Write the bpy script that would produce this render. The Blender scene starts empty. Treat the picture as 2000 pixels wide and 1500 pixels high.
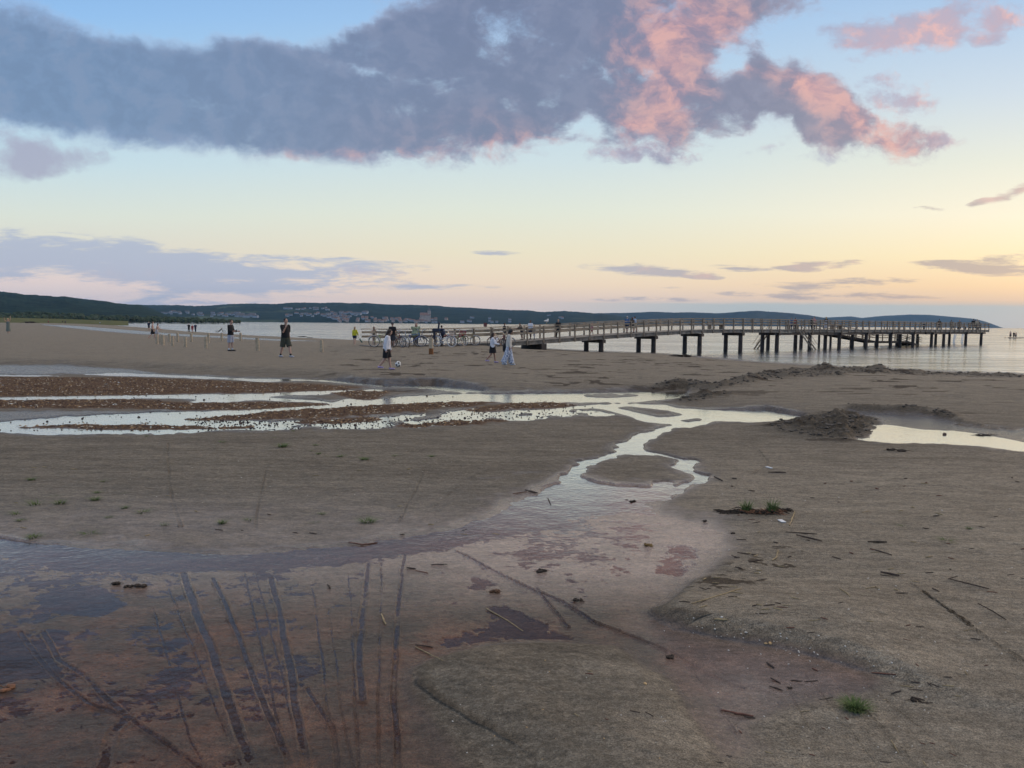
import bpy, bmesh, math, random
import numpy as np
from mathutils import Vector, Matrix

random.seed(7)
R = math.radians
C = bpy.context.scene.collection
SC = bpy.context.scene

# ---------------------------------------------------------------- camera
EYE = 1.65
F = 1511.0
PITCH = math.atan(118.2 / F)
ROLL = math.atan(0.00874)
cam_d = bpy.data.cameras.new("camera")
cam = bpy.data.objects.new("camera", cam_d)
C.objects.link(cam)
cam_d.sensor_width = 36.0
cam_d.lens = 36.0 * F / 2000.0
cam_d.clip_start = 0.05
cam_d.clip_end = 60000
RM = Matrix.Rotation(math.pi / 2 - PITCH, 3, 'X') @ Matrix.Rotation(ROLL, 3, 'Z')
cam.rotation_euler = RM.to_euler()
cam.location = (0, 0, EYE)
SC.camera = cam
RN = np.array(RM)

# ---------------------------------------------------------------- render look
SC.render.engine = 'CYCLES'
SC.view_settings.view_transform = 'Standard'
SC.view_settings.look = 'None'
SC.view_settings.exposure = 0.0
SC.view_settings.gamma = 1.0
SC.cycles.max_bounces = 6
SC.cycles.diffuse_bounces = 2
SC.cycles.glossy_bounces = 3
SC.cycles.transparent_max_bounces = 16
SC.cycles.volume_bounces = 0
SC.cycles.sample_clamp_indirect = 4.0


def ray(px, py):
    d = RN @ np.array([(px - 1000) / F, -(py - 750) / F, -1.0])
    return d


def onplane(px, py, z):
    d = ray(px, py)
    t = (z - EYE) / d[2]
    return (d[0] * t, d[1] * t, z)


def horizon(px):
    return 631.8 + 0.00874 * (px - 1000)


def lin(c):
    return tuple(((v / 255) / 12.92 if v / 255 <= 0.04045 else ((v / 255 + 0.055) / 1.055) ** 2.4) for v in c) + (1.0,)


# ---------------------------------------------------------------- node helper
class NT:
    def __init__(s, tree):
        s.t = tree
        s.n = tree.nodes
        s.l = tree.links

    def set(s, sock, v):
        if v is None:
            return
        if isinstance(v, bpy.types.NodeSocket):
            s.l.new(v, sock)
        else:
            sock.default_value = v

    def node(s, kind, **kw):
        n = s.n.new(kind)
        for k, v in kw.items():
            setattr(n, k, v)
        return n

    def math(s, op, a, b=None, c=None, clamp=False):
        n = s.n.new('ShaderNodeMath')
        n.operation = op
        n.use_clamp = clamp
        s.set(n.inputs[0], a)
        s.set(n.inputs[1], b)
        s.set(n.inputs[2], c)
        return n.outputs[0]

    def vmath(s, op, a, b=None):
        n = s.n.new('ShaderNodeVectorMath')
        n.operation = op
        s.set(n.inputs[0], a)
        s.set(n.inputs[1], b)
        return n.outputs[0]

    def smooth(s, v, a, b, lo=0.0, hi=1.0):
        n = s.n.new('ShaderNodeMapRange')
        n.interpolation_type = 'SMOOTHSTEP'
        s.set(n.inputs['Value'], v)
        s.set(n.inputs['From Min'], a)
        s.set(n.inputs['From Max'], b)
        s.set(n.inputs['To Min'], lo)
        s.set(n.inputs['To Max'], hi)
        return n.outputs['Result']

    def mix(s, f, a, b, blend='MIX'):
        n = s.n.new('ShaderNodeMix')
        n.data_type = 'RGBA'
        n.blend_type = blend
        s.set(n.inputs[0], f)
        s.set(n.inputs[6], a)
        s.set(n.inputs[7], b)
        return n.outputs[2]

    def noise(s, vec, scale, detail=4, rough=0.55, dist=0.0, out=0):
        n = s.n.new('ShaderNodeTexNoise')
        s.set(n.inputs['Vector'], vec)
        n.inputs['Scale'].default_value = scale
        n.inputs['Detail'].default_value = detail
        n.inputs['Roughness'].default_value = rough
        n.inputs['Distortion'].default_value = dist
        return n.outputs[out]

    def ramp(s, f, stops, interp='LINEAR'):
        n = s.n.new('ShaderNodeValToRGB')
        n.color_ramp.interpolation = interp
        e = n.color_ramp.elements
        while len(e) < len(stops):
            e.new(0.5)
        for i, (p, c) in enumerate(stops):
            e[i].position = p
            e[i].color = c
        s.set(n.inputs[0], f)
        return n.outputs[0]

    def attr(s, name):
        n = s.n.new('ShaderNodeAttribute')
        n.attribute_name = name
        return n.outputs['Fac']


def new_mat(name):
    m = bpy.data.materials.new(name)
    m.use_nodes = True
    t = NT(m.node_tree)
    b = m.node_tree.nodes['Principled BSDF']
    return m, t, b


# ---------------------------------------------------------------- world: dusk sky and clouds
SUN_AZ, SUN_EL = 55.0, 6.0      # degrees right of the view direction, above the horizon
W = bpy.data.worlds.new("World")
SC.world = W
W.use_nodes = True
w = NT(W.node_tree)
w.n.clear()
wout = w.node('ShaderNodeOutputWorld')
tc = w.node('ShaderNodeTexCoord')
sep = w.node('ShaderNodeSeparateXYZ')
w.l.new(tc.outputs['Generated'], sep.inputs[0])
sx, sy, sz = sep.outputs
ya = w.math('MAXIMUM', sy, 0.12)
gx = w.math('DIVIDE', sx, ya)
gz = w.math('DIVIDE', sz, ya)
comb = w.node('ShaderNodeCombineXYZ')
w.l.new(gx, comb.inputs[0])
w.l.new(gz, comb.inputs[1])
gpos = comb.outputs[0]
# fluffy warp of the cloud positions
warp_n = w.node('ShaderNodeTexNoise')
w.l.new(gpos, warp_n.inputs['Vector'])
warp_n.inputs['Scale'].default_value = 9.0
warp_n.inputs['Detail'].default_value = 6
warp_n.inputs['Roughness'].default_value = 0.6
wv = w.vmath('SUBTRACT', warp_n.outputs['Color'], (0.5, 0.5, 0.5))
wv = w.vmath('MULTIPLY', wv, (0.085, 0.06, 0.0))
wpos = w.vmath('ADD', gpos, wv)


def blobs(vec, lst):
    acc = None
    for (cx, cy, rx, ry, rot, wt) in lst:
        d = ray(cx, cy)
        mp = w.node('ShaderNodeMapping', vector_type='TEXTURE')
        mp.inputs['Location'].default_value = (d[0] / d[1], d[2] / d[1], 0)
        mp.inputs['Rotation'].default_value = (0, 0, R(-rot))
        mp.inputs['Scale'].default_value = (rx / F, ry / F, 1)
        w.set(mp.inputs['Vector'], vec)
        g = w.node('ShaderNodeTexGradient', gradient_type='SPHERICAL')
        w.l.new(mp.outputs[0], g.inputs[0])
        if acc is None:
            acc = w.math('MULTIPLY', g.outputs[1], wt)
        else:
            acc = w.math('MULTIPLY_ADD', g.outputs[1], wt, acc)
    return acc

# big heavy cloud
BIG = [(-80, 120, 340, 160, 4, .9), (140, 150, 430, 150, 6, .85), (430, 195, 430, 140, 6, .9), (720, 210, 400, 150, 2, .85),
       (960, 235, 260, 110, 0, .5), (980, 120, 330, 170, -8, .8), (900, 25, 230, 120, -10, .7), (1130, 90, 260, 190, 10, .8),
       (1290, 60, 220, 210, 20, .85), (1450, -10, 230, 90, 5, .55), (690, 82, 130, 55, 0, .7), (1330, 215, 170, 130, 10, .6),
       (1460, 185, 110, 130, 20, .65), (1540, 190, 150, 120, 12, .75), (1600, 235, 190, 90, 10, .6), (1720, 262, 220, 55, 8, .6),
       (1250, 262, 220, 50, 0, .42), (1180, 135, 70, 50, 20, -.7), (1010, 105, 70, 40, 0, -.45), (1262, 264, 80, 36, 0, -.4), (1425, 135, 60, 50, 10, -.8), (1502, 240, 50, 50, 0, -.6), (1550, 240, 34, 60, 0, -.45), (700, 125, 110, 30, 10, -.5), (1130, 245, 60, 26, 0, -.35), (820, 100, 200, 90, 0, .4), (560, 110, 170, 60, 4, .3),
       (1200, -80, 420, 150, 0, .7), (250, -330, 900, 260, 0, .9), (1300, -330, 900, 200, 6, .7), (700, -700, 1500, 380, 0, 1.0), (-500, -300, 800, 400, 0, .9), (1800, -700, 900, 260, 0, .8)]
PUFF = [(1790, 190, 95, 42, -12, .95), (1722, 146, 70, 24, 5, .8), (1705, 182, 60, 34, 8, .6), (1840, 45, 120, 60, 0, .8),
        (1770, 70, 110, 60, 10, .7), (1700, 85, 120, 50, 0, .5), (1950, 30, 90, 38, 8, .7), (1925, 80, 40, 20, 0, .4), (1650, 60, 90, 40, 0, .35), (1840, 270, 80, 22, 5, .7),
        (40, 285, 170, 50, 8, .7), (30, 325, 130, 34, 0, .8), (120, 300, 120, 40, 8, .55), (1180, 300, 70, 22, 0, .6), (1470, 300, 260, 26, 3, .45),
        (1320, 290, 200, 24, 0, .35)]
LOW = [(60, 500, 420, 62, 2, .95), (320, 520, 360, 48, 5, .9), (560, 535, 330, 30, 3, .75), (740, 524, 130, 17, 0, .8), (600, 508, 190, 14, 2, .5),
       (1235, 526, 120, 15, 4, .95), (1325, 532, 110, 11, 0, .85), (1370, 541, 50, 6, 0, .7), (1440, 523, 75, 8, 2, .8), (1600, 517, 110, 10, -3, .9),
       (1560, 526, 60, 8, 0, .7), (1880, 521, 150, 15, 0, 1.0), (1985, 508, 90, 22, 0, .9), (1960, 530, 130, 12, 0, .9), (1640, 552, 190, 11, -2, .75), (1620, 562, 120, 7, 0, .6),
       (1310, 563, 45, 5, 0, .8), (1260, 585, 130, 7, 0, .7), (1600, 577, 300, 12, 0, .7), (1985, 372, 60, 15, -28, .9), (1915, 398, 50, 9, -22, .7), (1815, 407, 45, 6, 2, .9),
       (970, 494, 60, 6, 0, .7), (340, 572, 120, 24, -4, .75), (480, 565, 260, 16, 2, .6), (620, 560, 160, 8, 0, .5), (860, 560, 150, 7, 0, .5), (370, 555, 80, 18, 0, .4), (250, 590, 400, 18, 0, .5)]
PINK = [(1300, 85, 150, 190, 20, 1.3), (1400, 30, 150, 90, 0, .8), (1320, 200, 90, 110, 14, .9), (1570, 160, 110, 60, 25, 1.3), (1750, 262, 200, 60, 12, 1.3),
        (1660, 225, 150, 50, 30, .9), (1800, 190, 140, 60, 0, 1.3), (1725, 146, 80, 30, 0, 1.1), (1840, 60, 200, 90, 0, 1.2), (1700, 100, 110, 50, 0, 1.),
        (1960, 40, 90, 40, 0, .8), (600, 305, 150, 24, 0, .7), (1040, 290, 140, 34, 0, .8), (860, 302, 260, 24, 0, .4), (1240, 236, 60, 30, 0, 1.0), (1460, 140, 60, 24, 0, .8),
        (760, 532, 160, 18, 0, .8), (230, 530, 120, 18, 0, .4), (1340, 536, 200, 18, 0, .6), (1640, 522, 200, 26, 0, .7), (1985, 372, 90, 30, 0, 1.2), (1930, 395, 70, 20, 0, .8), (1450, 285, 420, 40, 0, .6), (1000, 265, 500, 90, 0, .35)]
nmap = w.vmath('MULTIPLY', gpos, (1.0, 1.7, 1.0))
fbm = w.noise(nmap, 9.0, 8, 0.62, 0.3)
fbm2 = w.noise(w.vmath('MULTIPLY', gpos, (1.0, 6.0, 1.0)), 13.0, 7, 0.66, 0.3)
fc = w.math('SUBTRACT', fbm, 0.5)
fc2 = w.math('SUBTRACT', fbm2, 0.5)
big = blobs(wpos, BIG)
puff = blobs(wpos, PUFF)
lowpos = w.vmath('ADD', gpos, w.vmath('MULTIPLY', wv, (0.6, 0.12, 0.0)))
low = blobs(lowpos, LOW)
pink = blobs(wpos, PINK)
bigs = w.smooth(big, 0.0, 0.85, 0.0, 0.85)
fhi = w.noise(w.vmath('MULTIPLY', wpos, (1.0, 1.4, 1.0)), 38.0, 5, 0.65)
fdet = w.math('MULTIPLY_ADD', w.math('SUBTRACT', fhi, 0.5), w.smooth(gx, -0.5, 0.1, 0.30, 0.75), w.math('MULTIPLY', fc, w.smooth(gx, -0.5, 0.1, 1.3, 2.2)))
bigd = w.math('ADD', w.math('MULTIPLY', fdet, w.smooth(big, 0.0, 0.22, 0.0, 1.0)), bigs)
abig = w.smooth(bigd, 0.08, 0.74, 0.0, 0.96)
apuff = w.smooth(w.math('ADD', w.math('MULTIPLY', w.math('MULTIPLY', fdet, 1.2), w.smooth(puff, 0.0, 0.2)), w.math('MULTIPLY', puff, 0.9)), 0.12, 0.75, 0.0, 0.85)
alow = w.smooth(w.math('MULTIPLY_ADD', w.math('MULTIPLY', fc2, w.smooth(low, 0.0, 0.2)), 3.6, low), 0.05, 0.85, 0.0, 0.85)
# clear sky colours, by height above the horizon
elr = w.math('MULTIPLY', gz, 1.9)      # 1.0 = about 28 degrees
GL = w.ramp(elr, [(0.0, lin((206, 206, 222))), (0.045, lin((234, 216, 218))), (0.095, lin((242, 220, 214))), (0.17, lin((230, 222, 206))), (0.25, lin((222, 228, 216))), (0.37, lin((200, 222, 230))),
                  (0.52, lin((176, 210, 234))), (0.72, lin((146, 190, 236))), (1.0, lin((112, 158, 216)))])
GC = w.ramp(elr, [(0.0, lin((222, 208, 208))), (0.05, lin((246, 218, 204))), (0.095, lin((250, 224, 196))), (0.17, lin((240, 228, 198))), (0.27, lin((226, 230, 214))), (0.39, lin((206, 222, 226))),
                  (0.52, lin((186, 212, 230))), (0.72, lin((158, 194, 232))), (1.0, lin((118, 160, 214)))])
GR = w.ramp(elr, [(0.0, lin((166, 184, 192))), (0.045, lin((176, 192, 196))), (0.066, lin((240, 204, 172))), (0.10, lin((255, 216, 168))), (0.17, lin((254, 232, 186))), (0.27, lin((248, 238, 212))), (0.40, lin((226, 228, 214))),
                  (0.56, lin((200, 214, 226))), (0.75, lin((170, 198, 228))), (1.0, lin((126, 164, 212)))])
fa = w.smooth(gx, -0.62, 0.05)
fb = w.smooth(gx, 0.0, 0.66)
sky = w.mix(fb, w.mix(fa, GL, GC), GR)
# warmer and brighter around the hidden sun
# grey bank of far cloud along the horizon on the right
bank = w.smooth(w.math('MULTIPLY_ADD', fc2, 0.006, gz), 0.026, 0.031, 1.0, 0.0)
bank = w.math('MULTIPLY', bank, w.smooth(gx, -0.1, 0.35, 0.0, 0.85))
sky = w.mix(bank, sky, lin((176, 194, 200)))
# billow relief: side towards the sun lighter
rel_a = w.noise(w.vmath('MULTIPLY', wpos, (1.0, 1.3, 1.0)), 15.0, 7, 0.6)
rel_b = w.noise(w.vmath('MULTIPLY', w.vmath('ADD', wpos, (0.016, 0.004, 0.0)), (1.0, 1.3, 1.0)), 15.0, 7, 0.6)
relief = w.math('SUBTRACT', rel_a, rel_b)
lit = w.smooth(relief, -0.02, 0.11)
shade = w.smooth(relief, 0.02, -0.11)
core = w.smooth(w.math('MULTIPLY_ADD', fdet, 0.40, bigs), 0.25, 0.95)
ccol = w.mix(core, w.mix(fa, lin((142, 162, 196)), lin((150, 154, 180))), w.mix(fa, lin((110, 136, 172)), lin((108, 118, 148))))
ccol = w.mix(w.smooth(fbm, 0.40, 0.75, 0.0, 0.28), ccol, w.mix(fa, lin((126, 150, 186)), lin((138, 142, 168))))
ccol = w.mix(w.smooth(gx, 0.0, 0.5, 0.0, 0.5), ccol, lin((150, 134, 148)))
pkm = w.smooth(pink, 0.02, 0.5)
pk = w.smooth(w.math('ADD', w.math('MULTIPLY', w.math('MULTIPLY_ADD', relief, 2.6, w.math('MULTIPLY', fdet, 0.45)), pkm), w.math('MULTIPLY', pink, 0.85)), -0.05, 1.75)
ccol = w.mix(w.math('MULTIPLY', shade, 0.16), ccol, lin((88, 100, 130)))
ccol = w.mix(w.math('MULTIPLY', lit, 0.14), ccol, lin((158, 160, 182)))
ccol = w.mix(w.math('MULTIPLY', pk, 0.72), ccol, w.mix(shade, w.mix(lit, lin((222, 160, 156)), lin((244, 178, 160))), lin((176, 136, 150))))
ccol = w.mix(w.smooth(bigd, 0.10, 0.5, 0.55, 0.0), ccol, lin((205, 196, 206)))
pcol = w.mix(pk, lin((164, 164, 188)), w.mix(lit, lin((206, 160, 164)), lin((240, 176, 160))))
lcol = w.mix(pk, w.mix(w.smooth(gx, -0.3, 0.6), lin((172, 182, 208)), lin((168, 152, 156))), lin((226, 180, 172)))
sky = w.mix(alow, sky, lcol)
sky = w.mix(apuff, sky, pcol)
ccol = w.mix(w.smooth(gz, 0.40, 0.60, 0.0, 0.85), ccol, lin((64, 66, 84)))
sky = w.mix(abig, sky, ccol)
over = w.smooth(sz, 0.60, 0.86)
sky = w.mix(over, sky, (1.15, 1.0, 0.88, 1))  # bright overhead sky, out of view, added to lift the ground light
below = w.smooth(sz, -0.02, -0.004)
sky = w.mix(below, lin((70, 66, 62)), sky)
hsv = w.node('ShaderNodeHueSaturation')
hsv.inputs['Saturation'].default_value = 1.0
hsv.inputs['Value'].default_value = 1.0
w.l.new(sky, hsv.inputs['Color'])
bg1 = w.node('ShaderNodeBackground')
w.l.new(hsv.outputs[0], bg1.inputs[0])
bg1.inputs[1].default_value = 1.0
nish = w.node('ShaderNodeTexSky', sky_type='NISHITA')
nish.sun_disc = False
nish.sun_elevation = R(SUN_EL)
nish.sun_rotation = R(SUN_AZ)
bg2 = w.node('ShaderNodeBackground')
w.l.new(nish.outputs[0], bg2.inputs[0])
bg2.inputs[1].default_value = 0.02
add = w.node('ShaderNodeAddShader')
w.l.new(bg1.outputs[0], add.inputs[0])
w.l.new(bg2.outputs[0], add.inputs[1])
w.l.new(add.outputs[0], wout.inputs[0])

sun_d = bpy.data.lights.new("sun", 'SUN')
sun_d.energy = 1.5
sun_d.angle = R(14)
sun_d.color = (1.0, 0.72, 0.48)
sun = bpy.data.objects.new("sun", sun_d)
C.objects.link(sun)
sd = Vector((math.sin(R(SUN_AZ)) * math.cos(R(SUN_EL)), math.cos(R(SUN_AZ)) * math.cos(R(SUN_EL)), math.sin(R(SUN_EL))))
sun.rotation_euler = (-sd).to_track_quat('-Z', 'Y').to_euler()

# ---------------------------------------------------------------- object helpers


def tag(o, label=None, cat=None, group=None, kind=None):
    if label:
        o['label'] = label
    if cat:
        o['category'] = cat
    if group:
        o['group'] = group
    if kind:
        o['kind'] = kind
    return o


def empty(name, loc, rz=0.0, label=None, cat=None, group=None):
    o = bpy.data.objects.new(name, None)
    C.objects.link(o)
    o.location = loc
    o.rotation_euler = (0, 0, rz)
    o.empty_display_size = 0.2
    return tag(o, label, cat, group)


def np_mesh(name, verts, faces, smooth=True):
    """verts (n,3) array, faces (m,4) or (m,3) array"""
    me = bpy.data.meshes.new(name)
    verts = np.asarray(verts, np.float32)
    faces = np.asarray(faces, np.int32)
    k = faces.shape[1]
    me.vertices.add(len(verts))
    me.vertices.foreach_set('co', verts.ravel())
    me.loops.add(faces.size)
    me.loops.foreach_set('vertex_index', faces.ravel())
    me.polygons.add(len(faces))
    me.polygons.foreach_set('loop_start', np.arange(0, faces.size, k, dtype=np.int32))
    me.polygons.foreach_set('loop_total', np.full(len(faces), k, np.int32))
    me.polygons.foreach_set('use_smooth', np.full(len(faces), smooth))
    me.update(calc_edges=True)
    return me


def obj(name, me, mat, parent=None):
    o = bpy.data.objects.new(name, me)
    C.objects.link(o)
    if mat is not None:
        me.materials.clear()
        me.materials.append(mat)
    if parent is not None:
        o.parent = parent
    return o


class MB:
    """collects simple solids in one mesh"""

    def __init__(s):
        s.v = []
        s.f = []

    def box(s, c, size, rot=None):
        """c centre, size full dims, rot 3x3"""
        b = len(s.v)
        for dx in (-.5, .5):
            for dy in (-.5, .5):
                for dz in (-.5, .5):
                    p = Vector((dx * size[0], dy * size[1], dz * size[2]))
                    if rot is not None:
                        p = rot @ p
                    s.v.append((c[0] + p.x, c[1] + p.y, c[2] + p.z))
        for q in ((0, 1, 3, 2), (4, 6, 7, 5), (0, 4, 5, 1), (2, 3, 7, 6), (0, 2, 6, 4), (1, 5, 7, 3)):
            s.f.append(tuple(b + i for i in q))
        return s

    def beam(s, a, b, w, h, up=(0, 0, 1)):
        a = Vector(a)
        b = Vector(b)
        d = b - a
        L = d.length
        x = d.normalized()
        u = Vector(up)
        y = u.cross(x)
        if y.length < 1e-4:
            y = Vector((1, 0, 0)).cross(x)
        y.normalize()
        z = x.cross(y)
        rot = Matrix((x, y, z)).transposed()
        return s.box((a + b) / 2, (L, w, h), rot)

    def tube(s, pts, r, n=8, caps=True):
        pts = [Vector(p) for p in pts]
        rs = r if isinstance(r, (list, tuple)) else [r] * len(pts)
        base = len(s.v)
        for i, p in enumerate(pts):
            d = (pts[min(i + 1, len(pts) - 1)] - pts[max(i - 1, 0)])
            if d.length < 1e-9:
                d = Vector((0, 0, 1))
            d.normalize()
            u = Vector((0, 0, 1)) if abs(d.z) < .9 else Vector((1, 0, 0))
            a = d.cross(u).normalized()
            b = d.cross(a)
            for k in range(n):
                t = 2 * math.pi * k / n
                q = p + (a * math.cos(t) + b * math.sin(t)) * rs[i]
                s.v.append(tuple(q))
        for i in range(len(pts) - 1):
            for k in range(n):
                k2 = (k + 1) % n
                s.f.append((base + i * n + k, base + i * n + k2, base + (i + 1) * n + k2, base + (i + 1) * n + k))
        if caps:
            s.f.append(tuple(base + k for k in reversed(range(n))))
            s.f.append(tuple(base + (len(pts) - 1) * n + k for k in range(n)))
        return s

    def ring(s, c, axis, rad, r, n=28, m=6):
        """torus"""
        axis = Vector(axis).normalized()
        u = Vector((0, 0, 1)) if abs(axis.z) < .9 else Vector((1, 0, 0))
        a = axis.cross(u).normalized()
        b = axis.cross(a)
        base = len(s.v)
        for i in range(n):
            t = 2 * math.pi * i / n
            e = a * math.cos(t) + b * math.sin(t)
            for k in range(m):
                q = 2 * math.pi * k / m
                p = Vector(c) + e * (rad + r * math.cos(q)) + axis * (r * math.sin(q))
                s.v.append(tuple(p))
        for i in range(n):
            for k in range(m):
                i2 = (i + 1) % n
                k2 = (k + 1) % m
                s.f.append((base + i * m + k, base + i2 * m + k, base + i2 * m + k2, base + i * m + k2))
        return s

    def blob(s, c, rad, n=8, m=6, jit=0.0, rng=random):
        base = len(s.v)
        rx, ry, rz = rad if isinstance(rad, (tuple, list)) else (rad,) * 3
        s.v.append((c[0], c[1], c[2] + rz))
        for j in range(1, m):
            ph = math.pi * j / m
            for k in range(n):
                t = 2 * math.pi * k / n
                q = 1 + rng.uniform(-jit, jit)
                s.v.append((c[0] + rx * q * math.sin(ph) * math.cos(t), c[1] + ry * q * math.sin(ph) * math.sin(t), c[2] + rz * q * math.cos(ph)))
        s.v.append((c[0], c[1], c[2] - rz))
        last = len(s.v) - 1
        for k in range(n):
            s.f.append((base, base + 1 + k, base + 1 + (k + 1) % n))
            s.f.append((last, base + 1 + (m - 2) * n + (k + 1) % n, base + 1 + (m - 2) * n + k))
        for j in range(m - 2):
            for k in range(n):
                a = base + 1 + j * n
                s.f.append((a + k, a + n + k, a + n + (k + 1) % n, a + (k + 1) % n))
        return s

    def mesh(s, name, smooth=False):
        me = bpy.data.meshes.new(name)
        me.from_pydata(s.v, [], s.f)
        me.polygons.foreach_set('use_smooth', [smooth] * len(me.polygons))
        me.update()
        return me

    def build(s, name, mat, parent=None, smooth=False):
        return obj(name, s.mesh(name, smooth), mat, parent)


# ---------------------------------------------------------------- noise in numpy
_rs = np.random.RandomState(3)
_tab = _rs.rand(256, 256).astype(np.float32)


def vnoise(x, y, seed=0):
    x = x + seed * 17.13
    y = y + seed * 9.71
    xi = np.floor(x).astype(np.int64)
    yi = np.floor(y).astype(np.int64)
    fx = x - xi
    fy = y - yi
    fx = fx * fx * (3 - 2 * fx)
    fy = fy * fy * (3 - 2 * fy)
    x0 = xi & 255
    x1 = (xi + 1) & 255
    y0 = yi & 255
    y1 = (yi + 1) & 255
    a = _tab[x0, y0] * (1 - fx) + _tab[x1, y0] * fx
    b = _tab[x0, y1] * (1 - fx) + _tab[x1, y1] * fx
    return a * (1 - fy) + b * fy


def fbm_np(x, y, sc, octs=4, seed=0, gain=0.5):
    v = 0
    a = 1.0
    t = 0
    for o in range(octs):
        v = v + a * (vnoise(x * sc * 2 ** o, y * sc * 2 ** o, seed + o * 3) - 0.5)
        t += a
        a *= gain
    return v / t * 2  # about -1..1


def sstep(v, a, b):
    t = np.clip((v - a) / (b - a), 0, 1)
    return t * t * (3 - 2 * t)
# ---------------------------------------------------------------- the ground: one sheet, height built from measured outlines
ZW = -0.20       # level of the stream water
SEA = -0.75
vs = np.concatenate([np.arange(1.2, 6, 0.35), np.arange(6, 30, 0.6), np.arange(30, 120, 0.9), np.arange(120, 900, 1.25), np.arange(900, 1800, 14)])
xs = np.concatenate([np.arange(-1600, -40, 40), np.arange(-40, 2040, 2.0), np.arange(2040, 3600, 40)])
PX, VV = np.meshgrid(xs, vs)
PX = PX.astype(np.float64)
HZ = 631.8 + 0.00874 * (PX - 1000)
PY = HZ + VV
_dx = (PX - 1000) / F
_dy = -(PY - 750) / F
DX = RN[0, 0] * _dx + RN[0, 1] * _dy - RN[0, 2]
DY = RN[1, 0] * _dx + RN[1, 1] * _dy - RN[1, 2]
DZ = RN[2, 0] * _dx + RN[2, 1] * _dy - RN[2, 2]
T_ = (ZW - EYE) / DZ
GX = DX * T_
GY = DY * T_


def inside(poly, X, Y):
    c = np.zeros(X.shape, bool)
    pts = np.array(poly, float)
    x0, y0 = pts.min(0) - 1
    x1, y1 = pts.max(0) + 1
    sel = (X > x0) & (X < x1) & (Y > y0) & (Y < y1)
    x = X[sel]
    y = Y[sel]
    r = np.zeros(x.shape, bool)
    n = len(pts)
    for i in range(n):
        ax, ay = pts[i]
        bx, by = pts[(i + 1) % n]
        if ay == by:
            continue
        cond = ((ay > y) != (by > y)) & (x < (bx - ax) * (y - ay) / (by - ay) + ax)
        r ^= cond
    c[sel] = r
    return c.astype(np.float32)


def blur(a, ry, rx, it=1):
    for _ in range(it):
        if ry:
            p = np.pad(a, ((ry + 1, ry), (0, 0)), 'edge')
            cs = np.cumsum(p, 0)
            a = (cs[2 * ry + 1:] - cs[:-2 * ry - 1]) / (2 * ry + 1)
        if rx:
            p = np.pad(a, ((0, 0), (rx + 1, rx)), 'edge')
            cs = np.cumsum(p, 1)
            a = (cs[:, 2 * rx + 1:] - cs[:, :-2 * rx - 1]) / (2 * rx + 1)
    return a


n1 = fbm_np(GX, GY, 1.1, 4, 1)
n2 = fbm_np(GX, GY, 5.0, 4, 5)
n3 = fbm_np(GX, GY, 16.0, 3, 9)
ps = np.clip(VV / 200, .25, 2.0)
WX = PX + (n1 * 9 + n2 * 12 + n3 * 9) * np.clip(ps, .6, 1.6)
WY = PY + (n1 * 1.3 + n2 * 2.2 + n3 * 1.6) * ps

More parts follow.
